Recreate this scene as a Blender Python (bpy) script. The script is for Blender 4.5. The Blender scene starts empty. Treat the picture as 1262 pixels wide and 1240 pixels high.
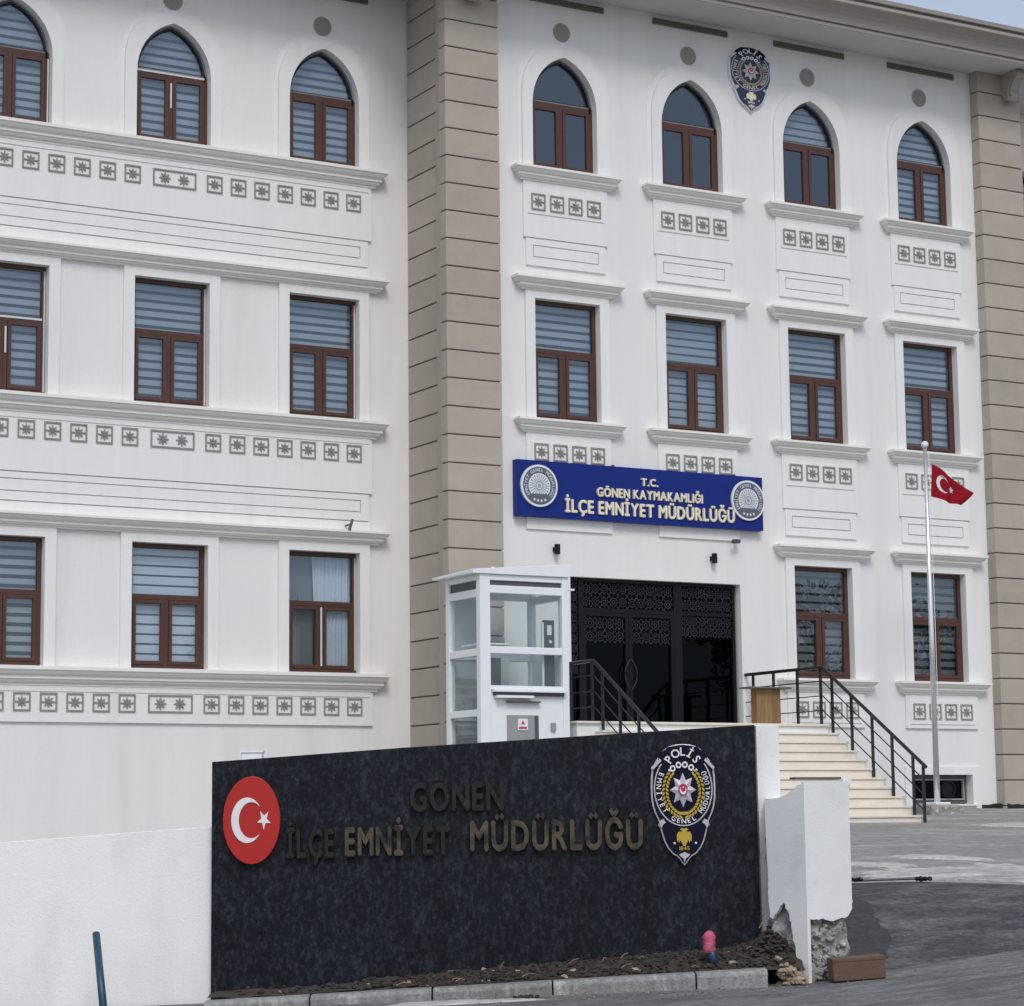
import bpy, bmesh, math, random
from mathutils import Vector, Matrix, geometry
random.seed(7)
R = math.radians
SC = bpy.context.scene
COL = SC.collection

# ------------------------------------------------------------------ camera, sky, sun, exposure
CAMP = Vector((-17.64346, -28.91159, -0.16740))
YAW = -0.521935
cd = bpy.data.cameras.new("camera")
cam = bpy.data.objects.new("camera", cd)
COL.objects.link(cam)
cam.location = CAMP
cam.rotation_euler = (1.705954, 0.011260, YAW)
cd.sensor_fit = 'HORIZONTAL'
cd.sensor_width = 36.0
cd.lens = 36.0 * 2903.43 / 1262.0
cd.clip_start = 0.1
cd.clip_end = 2000
SC.camera = cam

SUN_EL, SUN_AZ = R(48), R(201)           # azimuth clockwise from +Y
w = bpy.data.worlds.new("World")
SC.world = w
w.use_nodes = True
nt = w.node_tree
sky = nt.nodes.new('ShaderNodeTexSky')
sky.sky_type = 'NISHITA'
sky.sun_disc = False
sky.sun_elevation = SUN_EL
sky.sun_rotation = SUN_AZ
sky.air_density = 1.0
sky.dust_density = 3.0
sky.ozone_density = 1.6
bg = nt.nodes['Background']
bg.inputs['Strength'].default_value = 0.14
# thin high cloud: a pale veil of uneven thickness over the clear sky
tc = nt.nodes.new('ShaderNodeTexCoord')
cn = nt.nodes.new('ShaderNodeTexNoise')
cn.inputs['Scale'].default_value = 3.0
cn.inputs['Detail'].default_value = 5
cr = nt.nodes.new('ShaderNodeMapRange')
cr.inputs[1].default_value = 0.3
cr.inputs[2].default_value = 0.7
cr.inputs[3].default_value = 0.42
cr.inputs[4].default_value = 0.68
cmx = nt.nodes.new('ShaderNodeMixRGB')
cmx.inputs[2].default_value = (4.75, 5.25, 6.15, 1)
nt.links.new(tc.outputs['Generated'], cn.inputs['Vector'])
nt.links.new(cn.outputs['Fac'], cr.inputs[0])
nt.links.new(cr.outputs[0], cmx.inputs[0])
nt.links.new(sky.outputs[0], cmx.inputs[1])
nt.links.new(cmx.outputs[0], bg.inputs['Color'])

sl = bpy.data.lights.new("sun", 'SUN')
sl.energy = 1.35
sl.angle = R(20)
sl.color = (1.0, 0.97, 0.93)
sun = bpy.data.objects.new("sun", sl)
COL.objects.link(sun)
sd = Vector((math.sin(SUN_AZ) * math.cos(SUN_EL), math.cos(SUN_AZ) * math.cos(SUN_EL), math.sin(SUN_EL)))
sun.rotation_euler = sd.to_track_quat('Z', 'Y').to_euler()
SC.view_settings.view_transform = 'Standard'
SC.view_settings.look = 'None'
SC.view_settings.gamma = 1
SC.view_settings.use_curve_mapping = False
SC.view_settings.exposure = 0.0

# street frame: u to the right of the camera, v straight ahead on the level
RT = Vector((math.cos(YAW), math.sin(YAW), 0))
FW = Vector((-math.sin(YAW), math.cos(YAW), 0))
def UV(u, v, z=0.0):
    p = CAMP + RT * u + FW * v
    return Vector((p.x, p.y, z))

# ------------------------------------------------------------------ materials
def mat(name, col, rough=0.7, var=0.0, scale=3.0, bump=0.0, bscale=60.0, metal=0.0, spec=0.5,
        col2=None, mscale=1.0, mlo=0.5, mhi=0.65, mmul=1.0, rnd=0.0, stretch=None, grain=0.0, gscale=22.0):
    m = bpy.data.materials.new(name)
    m.use_nodes = True
    n, l = m.node_tree.nodes, m.node_tree.links
    b = n['Principled BSDF']
    b.inputs['Roughness'].default_value = rough
    b.inputs['Metallic'].default_value = metal
    b.inputs['Specular IOR Level'].default_value = spec
    geo = n.new('ShaderNodeNewGeometry')
    pos = geo.outputs['Position']
    if stretch:
        mp = n.new('ShaderNodeMapping'); mp.inputs['Scale'].default_value = stretch
        mp.inputs['Rotation'].default_value = (0, 0, -YAW)
        l.new(pos, mp.inputs['Vector']); spos = mp.outputs[0]
    else:
        spos = pos
    c = n.new('ShaderNodeRGB'); c.outputs[0].default_value = (*col, 1)
    out = c.outputs[0]
    if col2:
        t = n.new('ShaderNodeTexNoise'); t.inputs['Scale'].default_value = mscale
        t.inputs['Detail'].default_value = 6; t.inputs['Roughness'].default_value = 0.6
        l.new(spos, t.inputs['Vector'])
        mr = n.new('ShaderNodeMapRange'); mr.inputs[1].default_value = mlo; mr.inputs[2].default_value = mhi
        mr.inputs[4].default_value = mmul
        l.new(t.outputs['Fac'], mr.inputs[0])
        mx = n.new('ShaderNodeMixRGB'); mx.inputs[2].default_value = (*col2, 1)
        l.new(mr.outputs[0], mx.inputs[0]); l.new(out, mx.inputs[1]); out = mx.outputs[0]
    if var:
        t = n.new('ShaderNodeTexNoise'); t.inputs['Scale'].default_value = scale
        t.inputs['Detail'].default_value = 8; t.inputs['Roughness'].default_value = 0.65
        l.new(spos, t.inputs['Vector'])
        mr = n.new('ShaderNodeMapRange'); mr.inputs[1].default_value = 0.25; mr.inputs[2].default_value = 0.75
        mr.inputs[3].default_value = 1 - var; mr.inputs[4].default_value = 1 + var
        l.new(t.outputs['Fac'], mr.inputs[0])
        mx = n.new('ShaderNodeVectorMath'); mx.operation = 'SCALE'
        l.new(out, mx.inputs[0]); l.new(mr.outputs[0], mx.inputs['Scale']); out = mx.outputs[0]
    if grain:
        t = n.new('ShaderNodeTexNoise'); t.inputs['Scale'].default_value = gscale
        t.inputs['Detail'].default_value = 4; t.inputs['Roughness'].default_value = 0.7
        l.new(pos, t.inputs['Vector'])
        mr = n.new('ShaderNodeMapRange'); mr.inputs[1].default_value = 0.3; mr.inputs[2].default_value = 0.7
        mr.inputs[3].default_value = 1 - grain; mr.inputs[4].default_value = 1 + grain
        l.new(t.outputs['Fac'], mr.inputs[0])
        mx = n.new('ShaderNodeVectorMath'); mx.operation = 'SCALE'
        l.new(out, mx.inputs[0]); l.new(mr.outputs[0], mx.inputs['Scale']); out = mx.outputs[0]
    if rnd:
        oi = n.new('ShaderNodeObjectInfo')
        mr = n.new('ShaderNodeMapRange'); mr.inputs[3].default_value = 1 - rnd; mr.inputs[4].default_value = 1 + rnd
        l.new(oi.outputs['Random'], mr.inputs[0])
        mx = n.new('ShaderNodeVectorMath'); mx.operation = 'SCALE'
        l.new(out, mx.inputs[0]); l.new(mr.outputs[0], mx.inputs['Scale']); out = mx.outputs[0]
    l.new(out, b.inputs['Base Color'])
    if bump:
        t = n.new('ShaderNodeTexNoise'); t.inputs['Scale'].default_value = bscale
        t.inputs['Detail'].default_value = 5
        l.new(pos, t.inputs['Vector'])
        bp = n.new('ShaderNodeBump'); bp.inputs['Strength'].default_value = bump
        bp.inputs['Distance'].default_value = 0.02
        l.new(t.outputs['Fac'], bp.inputs['Height']); l.new(bp.outputs[0], b.inputs['Normal'])
    return m

def glass_mat(name, tint, refl, rough=0.0, ior=1.5):
    m = bpy.data.materials.new(name); m.use_nodes = True
    n, l = m.node_tree.nodes, m.node_tree.links
    n.remove(n['Principled BSDF'])
    tr = n.new('ShaderNodeBsdfTransparent'); tr.inputs[0].default_value = (*tint, 1)
    gl = n.new('ShaderNodeBsdfGlossy'); gl.inputs['Roughness'].default_value = rough; gl.inputs[0].default_value = (0.72, 0.85, 1.0, 1)
    geo = n.new('ShaderNodeNewGeometry')
    t = n.new('ShaderNodeTexNoise'); t.inputs['Scale'].default_value = 2.2
    bp = n.new('ShaderNodeBump'); bp.inputs['Strength'].default_value = 0.12; bp.inputs['Distance'].default_value = 0.02
    l.new(geo.outputs['Position'], t.inputs['Vector']); l.new(t.outputs['Fac'], bp.inputs['Height'])
    l.new(bp.outputs[0], gl.inputs['Normal'])
    fr = n.new('ShaderNodeFresnel'); fr.inputs[0].default_value = ior
    ad = n.new('ShaderNodeMath'); ad.operation = 'ADD'; ad.use_clamp = True
    ad.inputs[1].default_value = refl
    l.new(fr.outputs[0], ad.inputs[0])
    mx = n.new('ShaderNodeMixShader')
    bk = n.new('ShaderNodeMath'); bk.operation = 'SUBTRACT'; bk.inputs[0].default_value = 1.0
    l.new(geo.outputs['Backfacing'], bk.inputs[1])
    ml = n.new('ShaderNodeMath'); ml.operation = 'MULTIPLY'
    l.new(ad.outputs[0], ml.inputs[0]); l.new(bk.outputs[0], ml.inputs[1])
    l.new(ml.outputs[0], mx.inputs[0]); l.new(tr.outputs[0], mx.inputs[1]); l.new(gl.outputs[0], mx.inputs[2])
    l.new(mx.outputs[0], n['Material Output'].inputs[0])
    return m

M = {}
M['wall'] = mat('white_plaster', (0.785, 0.782, 0.772), 0.85, 0.045, 0.6, 0.25, 90, col2=(0.62, 0.61, 0.59), mscale=1.0, mlo=0.50, mhi=0.82, mmul=0.45, stretch=(2.4, 2.4, 0.22))
M['trim'] = mat('cream_trim', (0.82, 0.81, 0.77), 0.75, 0.04, 2.0, 0.1, 80)
M['surround'] = mat('surround_plaster', (0.80, 0.80, 0.79), 0.8, 0.03, 1.5, 0.15, 90, col2=(0.66, 0.65, 0.63), mscale=1.0, mlo=0.54, mhi=0.80, mmul=0.5, stretch=(4, 4, 0.4))
M['taupe'] = mat('taupe_quoin', (0.425, 0.380, 0.325), 0.9, 0.09, 2.2, 0.3, 120, rnd=0.06)
M['taupe_joint'] = mat('taupe_joint', (0.16, 0.14, 0.125), 0.95)
M['fascia'] = mat('eave_fascia', (0.36, 0.325, 0.295), 0.7, 0.05, 3.0)
M['soffit'] = mat('eave_soffit', (0.55, 0.54, 0.52), 0.85, 0.04, 1.0)
M['slot'] = mat('soffit_slot', (0.17, 0.165, 0.14), 0.8)
M['disc'] = mat('vent_disc', (0.33, 0.32, 0.30), 0.8)
M['orn'] = mat('ornament_paint', (0.275, 0.265, 0.245), 0.85, 0.12, 8)
M['brown'] = mat('brown_upvc', (0.078, 0.030, 0.019), 0.42, 0.15, 6)
M['alu'] = mat('pale_strip', (0.62, 0.64, 0.66), 0.5)
M['archtrim'] = mat('grey_arch_trim', (0.20, 0.205, 0.22), 0.6)
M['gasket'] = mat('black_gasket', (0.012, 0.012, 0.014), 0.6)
M['blind'] = mat('blind_band', (0.36, 0.39, 0.42), 0.8)
M['blind_dark'] = mat('blind_band_dark', (0.17, 0.17, 0.165), 0.85)
M['blind_pale'] = mat('blind_band_pale', (0.60, 0.64, 0.67), 0.8)
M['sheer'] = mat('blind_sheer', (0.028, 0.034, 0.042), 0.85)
M['room'] = mat('room_dark', (0.10, 0.105, 0.11), 0.9)
M['glass'] = glass_mat('window_glass', (0.90, 0.935, 0.96), 0.10)
M['clear'] = glass_mat('cabin_glass', (0.93, 0.955, 0.95), 0.03)
M['doorglass'] = glass_mat('door_glass', (0.05, 0.055, 0.06), 0.0, ior=1.22)
M['black'] = mat('black_metal', (0.006, 0.0065, 0.009), 0.45, spec=0.25)
M['rail'] = mat('railing_black', (0.016, 0.016, 0.018), 0.35)
M['white'] = mat('white_metal', (0.80, 0.83, 0.85), 0.35, 0.02, 4)
M['grey'] = mat('grey_panel', (0.30, 0.31, 0.31), 0.5, 0.08, 5)
M['dgrey'] = mat('dark_grey', (0.08, 0.085, 0.09), 0.5)
M['step'] = mat('cream_stone', (0.75, 0.695, 0.60), 0.55, 0.07, 3, col2=(0.56, 0.46, 0.38), mscale=1.3, mlo=0.55, mhi=0.75, mmul=0.8)
M['wood'] = mat('lectern_wood', (0.235, 0.14, 0.062), 0.6, 0.42, 4, stretch=(14, 14, 0.7), rnd=0.16)
M['blue'] = mat('sign_blue', (0.008, 0.023, 0.19), 0.4, 0.06, 2, spec=0.2)
M['cream'] = mat('sign_letter', (0.80, 0.75, 0.56), 0.4)
M['silver'] = mat('crest_silver', (0.52, 0.51, 0.55), 0.35, 0.1, 30, metal=0.2)
M['pale'] = mat('logo_white', (0.76, 0.78, 0.80), 0.5)
M['logogrey'] = mat('logo_grey', (0.10, 0.115, 0.16), 0.5)
M['navy'] = mat('crest_navy', (0.007, 0.007, 0.022), 0.4, spec=0.12)
M['gold'] = mat('crest_gold', (0.48, 0.34, 0.035), 0.45)
M['red'] = mat('disc_red', (0.44, 0.015, 0.012), 0.35)
M['flagred'] = mat('flag_cloth', (0.27, 0.009, 0.020), 0.9, 0.12, 9, spec=0.1)
M['flagwhite'] = mat('flag_white', (0.70, 0.68, 0.70), 0.85)
M['crestred'] = mat('crest_red', (0.45, 0.02, 0.06), 0.4)
M['chrome'] = mat('steel_pole', (0.80, 0.81, 0.82), 0.25, metal=0.85)
M['granite'] = mat('black_granite', (0.0074, 0.0094, 0.0145), 0.42, 0.42, 5, 0.03, 40, spec=0.16,
                   col2=(0.050, 0.058, 0.072), mscale=24, mlo=0.46, mhi=0.85, mmul=0.85, stretch=(1.3, 1.3, 0.75), grain=0.4, gscale=60)
M['mortar'] = mat('mortar_edge', (0.20, 0.205, 0.20), 0.95, 0.25, 12, 0.8, 60)
M['bronze'] = mat('aged_bronze', (0.098, 0.078, 0.050), 0.5, 0.35, 18, metal=0.4, col2=(0.012, 0.012, 0.013), mscale=6.0, mlo=0.44, mhi=0.62, mmul=0.85)
M['bronzedark'] = mat('blackened_bronze', (0.014, 0.013, 0.012), 0.45, 0.4, 18, metal=0.3, col2=(0.13, 0.10, 0.06), mscale=7.0, mlo=0.60, mhi=0.72, mmul=0.5)  # near-black bronze tone flecked with lighter bronze
M['plaster'] = mat('pier_plaster', (0.79, 0.80, 0.795), 0.88, 0.06, 1.8, 0.18, 90, col2=(0.56, 0.57, 0.55), mscale=2.2, mlo=0.56, mhi=0.8, mmul=0.6)
M['boundary'] = mat('boundary_plaster', (0.86, 0.865, 0.86), 0.88, 0.04, 1.0, 0.2, 80, col2=(0.66, 0.67, 0.67), mscale=1.3, mlo=0.5, mhi=0.80, mmul=0.6, stretch=(1.6, 1.6, 0.8))
M['rubble'] = mat('broken_concrete', (0.31, 0.30, 0.285), 0.95, 0.55, 13, 1.0, 28, col2=(0.60, 0.60, 0.58), mscale=9, mlo=0.58, mhi=0.68)
M['stone2'] = mat('tan_rubble', (0.36, 0.27, 0.19), 0.95, 0.5, 16, 1.0, 30)
M['kerb'] = mat('kerb_concrete', (0.225, 0.23, 0.225), 0.9, 0.30, 6, 0.5, 60, col2=(0.46, 0.47, 0.47), mscale=2.0, mlo=0.56, mhi=0.72, mmul=0.75, rnd=0.14, stretch=(3.2, 3.2, 0.5), grain=0.25, gscale=30)
M['soil'] = mat('soil', (0.050, 0.040, 0.033), 1.0, 0.45, 9, 1.0, 30)
M['clod'] = mat('soil_clod', (0.048, 0.039, 0.033), 1.0, 0.5, 14, 0.8, 40)
M['road'] = mat('worn_asphalt', (0.185, 0.185, 0.182), 0.92, 0.22, 5, 0.9, 55, col2=(0.095, 0.096, 0.098), mscale=2.0, mlo=0.40, mhi=0.62, mmul=0.85, stretch=(0.6, 1.7, 1), grain=0.38, gscale=16)
M['ramp'] = mat('dark_asphalt', (0.056, 0.057, 0.063), 0.93, 0.30, 5, 1.0, 45, col2=(0.150, 0.149, 0.144), mscale=2.0, mlo=0.44, mhi=0.72, mmul=0.9, stretch=(0.7, 1.7, 1), grain=0.55, gscale=14)
M['yard'] = mat('yard_asphalt', (0.25, 0.247, 0.238), 0.93, 0.18, 5, 0.6, 50, col2=(0.43, 0.42, 0.395), mscale=1.2, mlo=0.48, mhi=0.68, mmul=0.8, stretch=(0.35, 1.3, 1), grain=0.25, gscale=9)
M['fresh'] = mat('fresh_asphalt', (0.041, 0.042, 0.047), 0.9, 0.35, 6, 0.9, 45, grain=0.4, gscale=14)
M['sand'] = mat('spilled_cement', (0.47, 0.46, 0.435), 0.95, 0.25, 5, 0.5, 60, col2=(0.26, 0.257, 0.25), mscale=2.2, mlo=0.48, mhi=0.66, mmul=0.8, stretch=(0.5, 1.6, 1), grain=0.25, gscale=10)
M['bluepipe'] = mat('blue_pipe', (0.012, 0.055, 0.105), 0.4, 0.2, 10)
M['pink'] = mat('pink_cap', (0.50, 0.10, 0.17), 0.7, 0.25, 25, 0.6, 60)
M['block'] = mat('brown_clay', (0.13, 0.078, 0.050), 0.85, 0.15, 12, 0.3, 60)
M['ground'] = mat('earth_ground', (0.14, 0.13, 0.11), 1.0, 0.2, 0.3)
M['cloth'] = mat('dark_cloth', (0.018, 0.024, 0.03), 0.9)

# ------------------------------------------------------------------ mesh builder
class MB:
    def __init__(s): s.v, s.f, s.m = [], [], []
    def add(s, vs, fs, mi=0):
        o = len(s.v); s.v += [tuple(p) for p in vs]
        for f in fs: s.f.append(tuple(i + o for i in f)); s.m.append(mi)
        return s
    def box(s, x0, x1, y0, y1, z0, z1, mi=0):
        return s.add([(x0,y0,z0),(x1,y0,z0),(x1,y1,z0),(x0,y1,z0),(x0,y0,z1),(x1,y0,z1),(x1,y1,z1),(x0,y1,z1)],
                     [(0,3,2,1),(4,5,6,7),(0,1,5,4),(1,2,6,5),(2,3,7,6),(3,0,4,7)], mi)
    def prism(s, poly, y0, y1, mi=0, mi_side=None):
        """poly in (x, z), front face at y0 (towards -y), back at y1; poly counter-clockwise seen from -y"""
        n = len(poly); a = sum(poly[i][0]*poly[(i+1)%n][1]-poly[(i+1)%n][0]*poly[i][1] for i in range(n))
        if a < 0: poly = poly[::-1]
        ms = mi if mi_side is None else mi_side
        tr = geometry.tessellate_polygon([[Vector((p[0], p[1], 0)) for p in poly]])
        fr = []
        for t in tr:
            (ax, az), (bx, bz), (cx, cz) = (poly[i] for i in t)
            if (bx-ax)*(cz-az)-(cx-ax)*(bz-az) < 0: t = t[::-1]
            fr.append(tuple(t))
        V = [(p[0], y0, p[1]) for p in poly] + [(p[0], y1, p[1]) for p in poly]
        s.add(V, fr, mi)
        o = len(s.v) - 2*n
        for t in fr: s.f.append(tuple(i + n + o for i in t[::-1])); s.m.append(mi)
        for i in range(n):
            j = (i+1) % n
            s.f.append((o+i, o+i+n, o+j+n, o+j)); s.m.append(ms)
        return s
    def extrude(s, poly, z0, z1, mi=0):
        """poly in (x, y) extruded up"""
        n = len(poly); a = sum(poly[i][0]*poly[(i+1)%n][1]-poly[(i+1)%n][0]*poly[i][1] for i in range(n))
        if a < 0: poly = poly[::-1]
        zz0 = z0 if isinstance(z0, (list, tuple)) else [z0]*n
        zz1 = z1 if isinstance(z1, (list, tuple)) else [z1]*n
        V = [(p[0], p[1], zz0[i]) for i, p in enumerate(poly)] + [(p[0], p[1], zz1[i]) for i, p in enumerate(poly)]
        return s.add(V, [tuple(range(n))[::-1], tuple(range(n, 2*n))] + [(i, (i+1)%n, (i+1)%n+n, i+n) for i in range(n)], mi)
    def tube(s, pts, r, n=8, mi=0):
        pts = [Vector(p) for p in pts]; rings = []
        for i, p in enumerate(pts):
            d = (pts[min(i+1, len(pts)-1)] - pts[max(i-1, 0)]).normalized()
            a = d.cross(Vector((0, 0, 1)))
            if a.length < 1e-3: a = d.cross(Vector((1, 0, 0)))
            a.normalize(); b = d.cross(a).normalized()
            rr = r[i] if isinstance(r, (list, tuple)) else r
            rings.append([p + a*math.cos(2*math.pi*k/n)*rr + b*math.sin(2*math.pi*k/n)*rr for k in range(n)])
        V = [q for g in rings for q in g]; F = []
        for i in range(len(pts)-1):
            for k in range(n):
                F.append((i*n+k, i*n+(k+1)%n, (i+1)*n+(k+1)%n, (i+1)*n+k))
        F.append(tuple(range(n))[::-1]); F.append(tuple((len(pts)-1)*n+k for k in range(n)))
        return s.add(V, F, mi)
    def ring(s, outer, inner, y0, y1, mi=0):
        """flat band between two matching closed outlines in (x, z)"""
        n = len(outer)
        V = [(p[0], y0, p[1]) for p in outer] + [(p[0], y0, p[1]) for p in inner] + \
            [(p[0], y1, p[1]) for p in outer] + [(p[0], y1, p[1]) for p in inner]
        F = []
        for i in range(n):
            j = (i+1) % n
            F += [(i, j, n+j, n+i), (i, 2*n+i, 2*n+j, j), (n+i, n+j, 3*n+j, 3*n+i)]
        return s.add(V, F, mi)
    def xf(s, m):
        s.v = [tuple(m @ Vector(p)) for p in s.v]; return s
    def build(s, name, mats, parent=None, loc=None, bevel=0.0, smooth=False, fix=True):
        me = bpy.data.meshes.new(name)
        me.from_pydata(s.v, [], s.f)
        if not isinstance(mats, (list, tuple)): mats = [mats]
        for m in mats: me.materials.append(m)
        me.polygons.foreach_set('material_index', s.m)
        if smooth: me.polygons.foreach_set('use_smooth', [True]*len(s.f))
        if fix:
            bm = bmesh.new(); bm.from_mesh(me); bmesh.ops.recalc_face_normals(bm, faces=bm.faces); bm.to_mesh(me); bm.free()
        me.update()
        o = bpy.data.objects.new(name, me); COL.objects.link(o)
        if loc is not None: o.location = loc
        if parent is not None: o.parent = parent
        if bevel:
            b = o.modifiers.new('bevel', 'BEVEL'); b.width = bevel; b.segments = 2; b.limit_method = 'ANGLE'
        return o

def tag(o, label=None, cat=None, group=None, kind=None):
    if label: o['label'] = label
    if cat: o['category'] = cat
    if group: o['group'] = group
    if kind: o['kind'] = kind
    return o
def empty(name, loc=(0,0,0), rz=0.0, label=None, cat=None, group=None):
    o = bpy.data.objects.new(name, None); COL.objects.link(o)
    o.location = loc; o.rotation_euler = (0, 0, rz); o.empty_display_size = 0.2
    return tag(o, label, cat, group)
def stuff(o): o['kind'] = 'stuff'; return o
def copy_obj(o, parent=None, loc=None, name=None):
    c = o.copy(); COL.objects.link(c)
    if parent is not None: c.parent = parent
    if loc is not None: c.location = loc
    return c

GLYPH = {}
def raw_glyph(ch):
    c = bpy.data.curves.new('t', 'FONT'); c.body = ch; c.extrude = 0.5; c.resolution_u = 3
    o = bpy.data.objects.new('t', c); COL.objects.link(o)
    bpy.context.view_layer.update()
    me = bpy.data.meshes.new_from_object(o.evaluated_get(bpy.context.evaluated_depsgraph_get()))
    V = [tuple(v.co) for v in me.vertices]; F = [tuple(p.vertices) for p in me.polygons]
    bpy.data.objects.remove(o); bpy.data.curves.remove(c); bpy.data.meshes.remove(me)
    x0 = min(v[0] for v in V)
    return [(v[0]-x0, v[1], v[2]) for v in V], F
def glyph(ch, off=0.02):
    """a character's mesh; weight comes from two side-by-side copies, one a hair behind the other"""
    k = (ch, off)
    if k not in GLYPH:
        V, F = raw_glyph(ch)
        if off > 0:
            d = off*1.5; n = len(V); vv, ff = [], []
            for q, (dx, dy, dz) in enumerate(((0, 0, 0), (d, 0, -0.03), (d*0.5, d*0.45, -0.06), (d*0.5, -d*0.45, -0.09))):
                vv += [(v[0]+dx, v[1]+dy, v[2]+dz) for v in V]; ff += [tuple(i+q*n for i in f) for f in F]
            V, F = vv, ff
        x0 = min(v[0] for v in V)
        GLYPH[k] = ([(v[0]-x0, v[1], v[2]) for v in V], F, max(v[0] for v in V) - x0)
    return GLYPH[k]
def glyph_at(mb, ch, x, z, y_front, depth, sx, sz, rot=0.0, mi=0, off=0.02, center=False):
    """glyph standing in the x-z plane, facing -y"""
    V, F, wd = glyph(ch, off)
    c, s = math.cos(rot), math.sin(rot); P = []
    for (a, b, d) in V:
        a = (a - wd/2)*sx if center else a*sx
        b = (b - 0.34)*sz if center else b*sz
        P.append((x + a*c - b*s, y_front + depth*(0.5 - d), z + a*s + b*c))
    mb.add(P, F, mi)
def text_layout(txt, off=0.02, gap=0.09, space=0.30):
    x, out = 0.0, []
    for ch in txt:
        if ch == ' ': x += space; continue
        wd = glyph(ch, off)[2]; out.append((ch, x)); x += wd + gap
    return out, x - gap

def ellipse(cx, cz, a, b, n=40, t0=0.0, t1=2*math.pi):
    return [(cx + a*math.cos(t0+(t1-t0)*i/n), cz + b*math.sin(t0+(t1-t0)*i/n)) for i in range(n)]
def star_poly(cx, cz, r, ri, n=5, rot=math.pi/2, ax=1.0, az=1.0):
    return [(cx + ax*(r if k%2==0 else ri)*math.cos(rot+math.pi*k/n), cz + az*(r if k%2==0 else ri)*math.sin(rot+math.pi*k/n)) for k in range(2*n)]
def crescent_poly(cx, cz, r, off, ri, ax=1.0, az=1.0, n=22):
    """crescent open to +x"""
    d = off; xi = (r*r - ri*ri + d*d)/(2*d); zi = math.sqrt(max(r*r - xi*xi, 0))
    a0 = math.atan2(zi, xi); b0 = math.atan2(zi, xi-d)
    P = [(r*math.cos(a0+(2*math.pi-2*a0)*i/n), r*math.sin(a0+(2*math.pi-2*a0)*i/n)) for i in range(n+1)]
    P += [(d+ri*math.cos(2*math.pi-b0-(2*math.pi-2*b0)*i/n), ri*math.sin(2*math.pi-b0-(2*math.pi-2*b0)*i/n)) for i in range(1, n)]
    return [(cx+ax*x, cz+az*z) for x, z in P]

# ------------------------------------------------------------------ ground, road, yard, ramp
def zy(y, x=0.0):
    z = zy0(y)
    t = min(1, max(0, (x+5.5)/3.0)); t = t*t*(3-2*t)
    return z*t + min(z, -0.95)*(1-t)
def zy0(y):
    P = [(-60, -4.2), (-13.5, -0.985), (-10.8, -0.755), (-7, -0.43), (-4.15, -0.222), (0, 0.0), (60, 0.0)]
    for (a, za), (b, zb) in zip(P, P[1:]):
        if y <= b: return za + (zb-za)*(max(y, a)-a)/(b-a)
    return 0.0
def yofuv(u, v): return CAMP.y + RT.y*u + FW.y*v
def zyuv(u, v): return zy(yofuv(u, v), CAMP.x + RT.x*u + FW.x*v)
def zline(u):
    return -1.475 + 0.032*max(u, -12) if u < 2.2 else -1.405 + 0.068*(min(u, 9)-2.2)
def v0(u):
    if u < 2.2: return 19.06
    return min(18.35 + 0.8*(u-2.2) + 0.71*max(0, 1-(u-2.2)/0.15), 22.4) + min(1, max(0, u-2.8))*0.10*(math.sin(2.3*u)+0.6*math.sin(6.1*u+1))
def v1(u):
    if u < 2.2: return 19.3
    return 19.3 + min((u-2.2)/0.4, 1)*3.7
def zroad(u, v):
    return zline(u) - 0.016*(18.2 - v) if v < 18.2 else zline(u)
def grid(name, us, vfun, nv, zfun, m):
    mb = MB(); V = []; F = []
    for u in us:
        vs = vfun(u)
        for v in vs: V.append(UV(u, v, zfun(u, v)))
    k = len(vfun(us[0]))
    for i in range(len(us)-1):
        for j in range(k-1): F.append((i*k+j, (i+1)*k+j, (i+1)*k+j+1, i*k+j+1))
    mb.add(V, F)
    o = mb.build(name, m, smooth=True, fix=False)
    return tag(o, kind='structure')
def lin(a, b, n): return [a+(b-a)*i/(n-1) for i in range(n)]
us = lin(-60, -4, 10) + lin(-3.6, 6, 97) + lin(7, 60, 12)
us = sorted(set([round(u, 4) for u in us if not 2.5 < u < 3.4] + [2.2, 2.35] + [round(2.5+0.02*k, 4) for k in range(46)]))
wob = lambda u, v, a: a*(math.sin(1.9*u+0.7*v)+math.sin(0.8*u-1.7*v+2)+0.6*math.sin(3.3*v+u))
def road_vs(u): return lin(-60, 8, 8) + lin(9, 16, 8) + [16.5 + (v0(u)-16.5)*i/14 for i in range(15)]
grid('road', us, road_vs, 0, lambda u, v: zroad(u, v) + (wob(u, v, 0.004) if v > 10 else 0), M['road'])
ur = [u for u in us if u >= 2.2]
def ramp_vs(u): return [v0(u) + (v1(u)-v0(u))*i/56 for i in range(57)]
def zramp(u, v):
    a, b = v0(u), v1(u); t = (v-a)/(b-a)
    e = t*t*(3-2*t)*0.35 + t*0.65
    return zline(u)*(1-e) + zyuv(u, b)*e
o = grid('asphalt_ramp', ur, ramp_vs, 0, zramp, M['ramp'])
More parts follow.
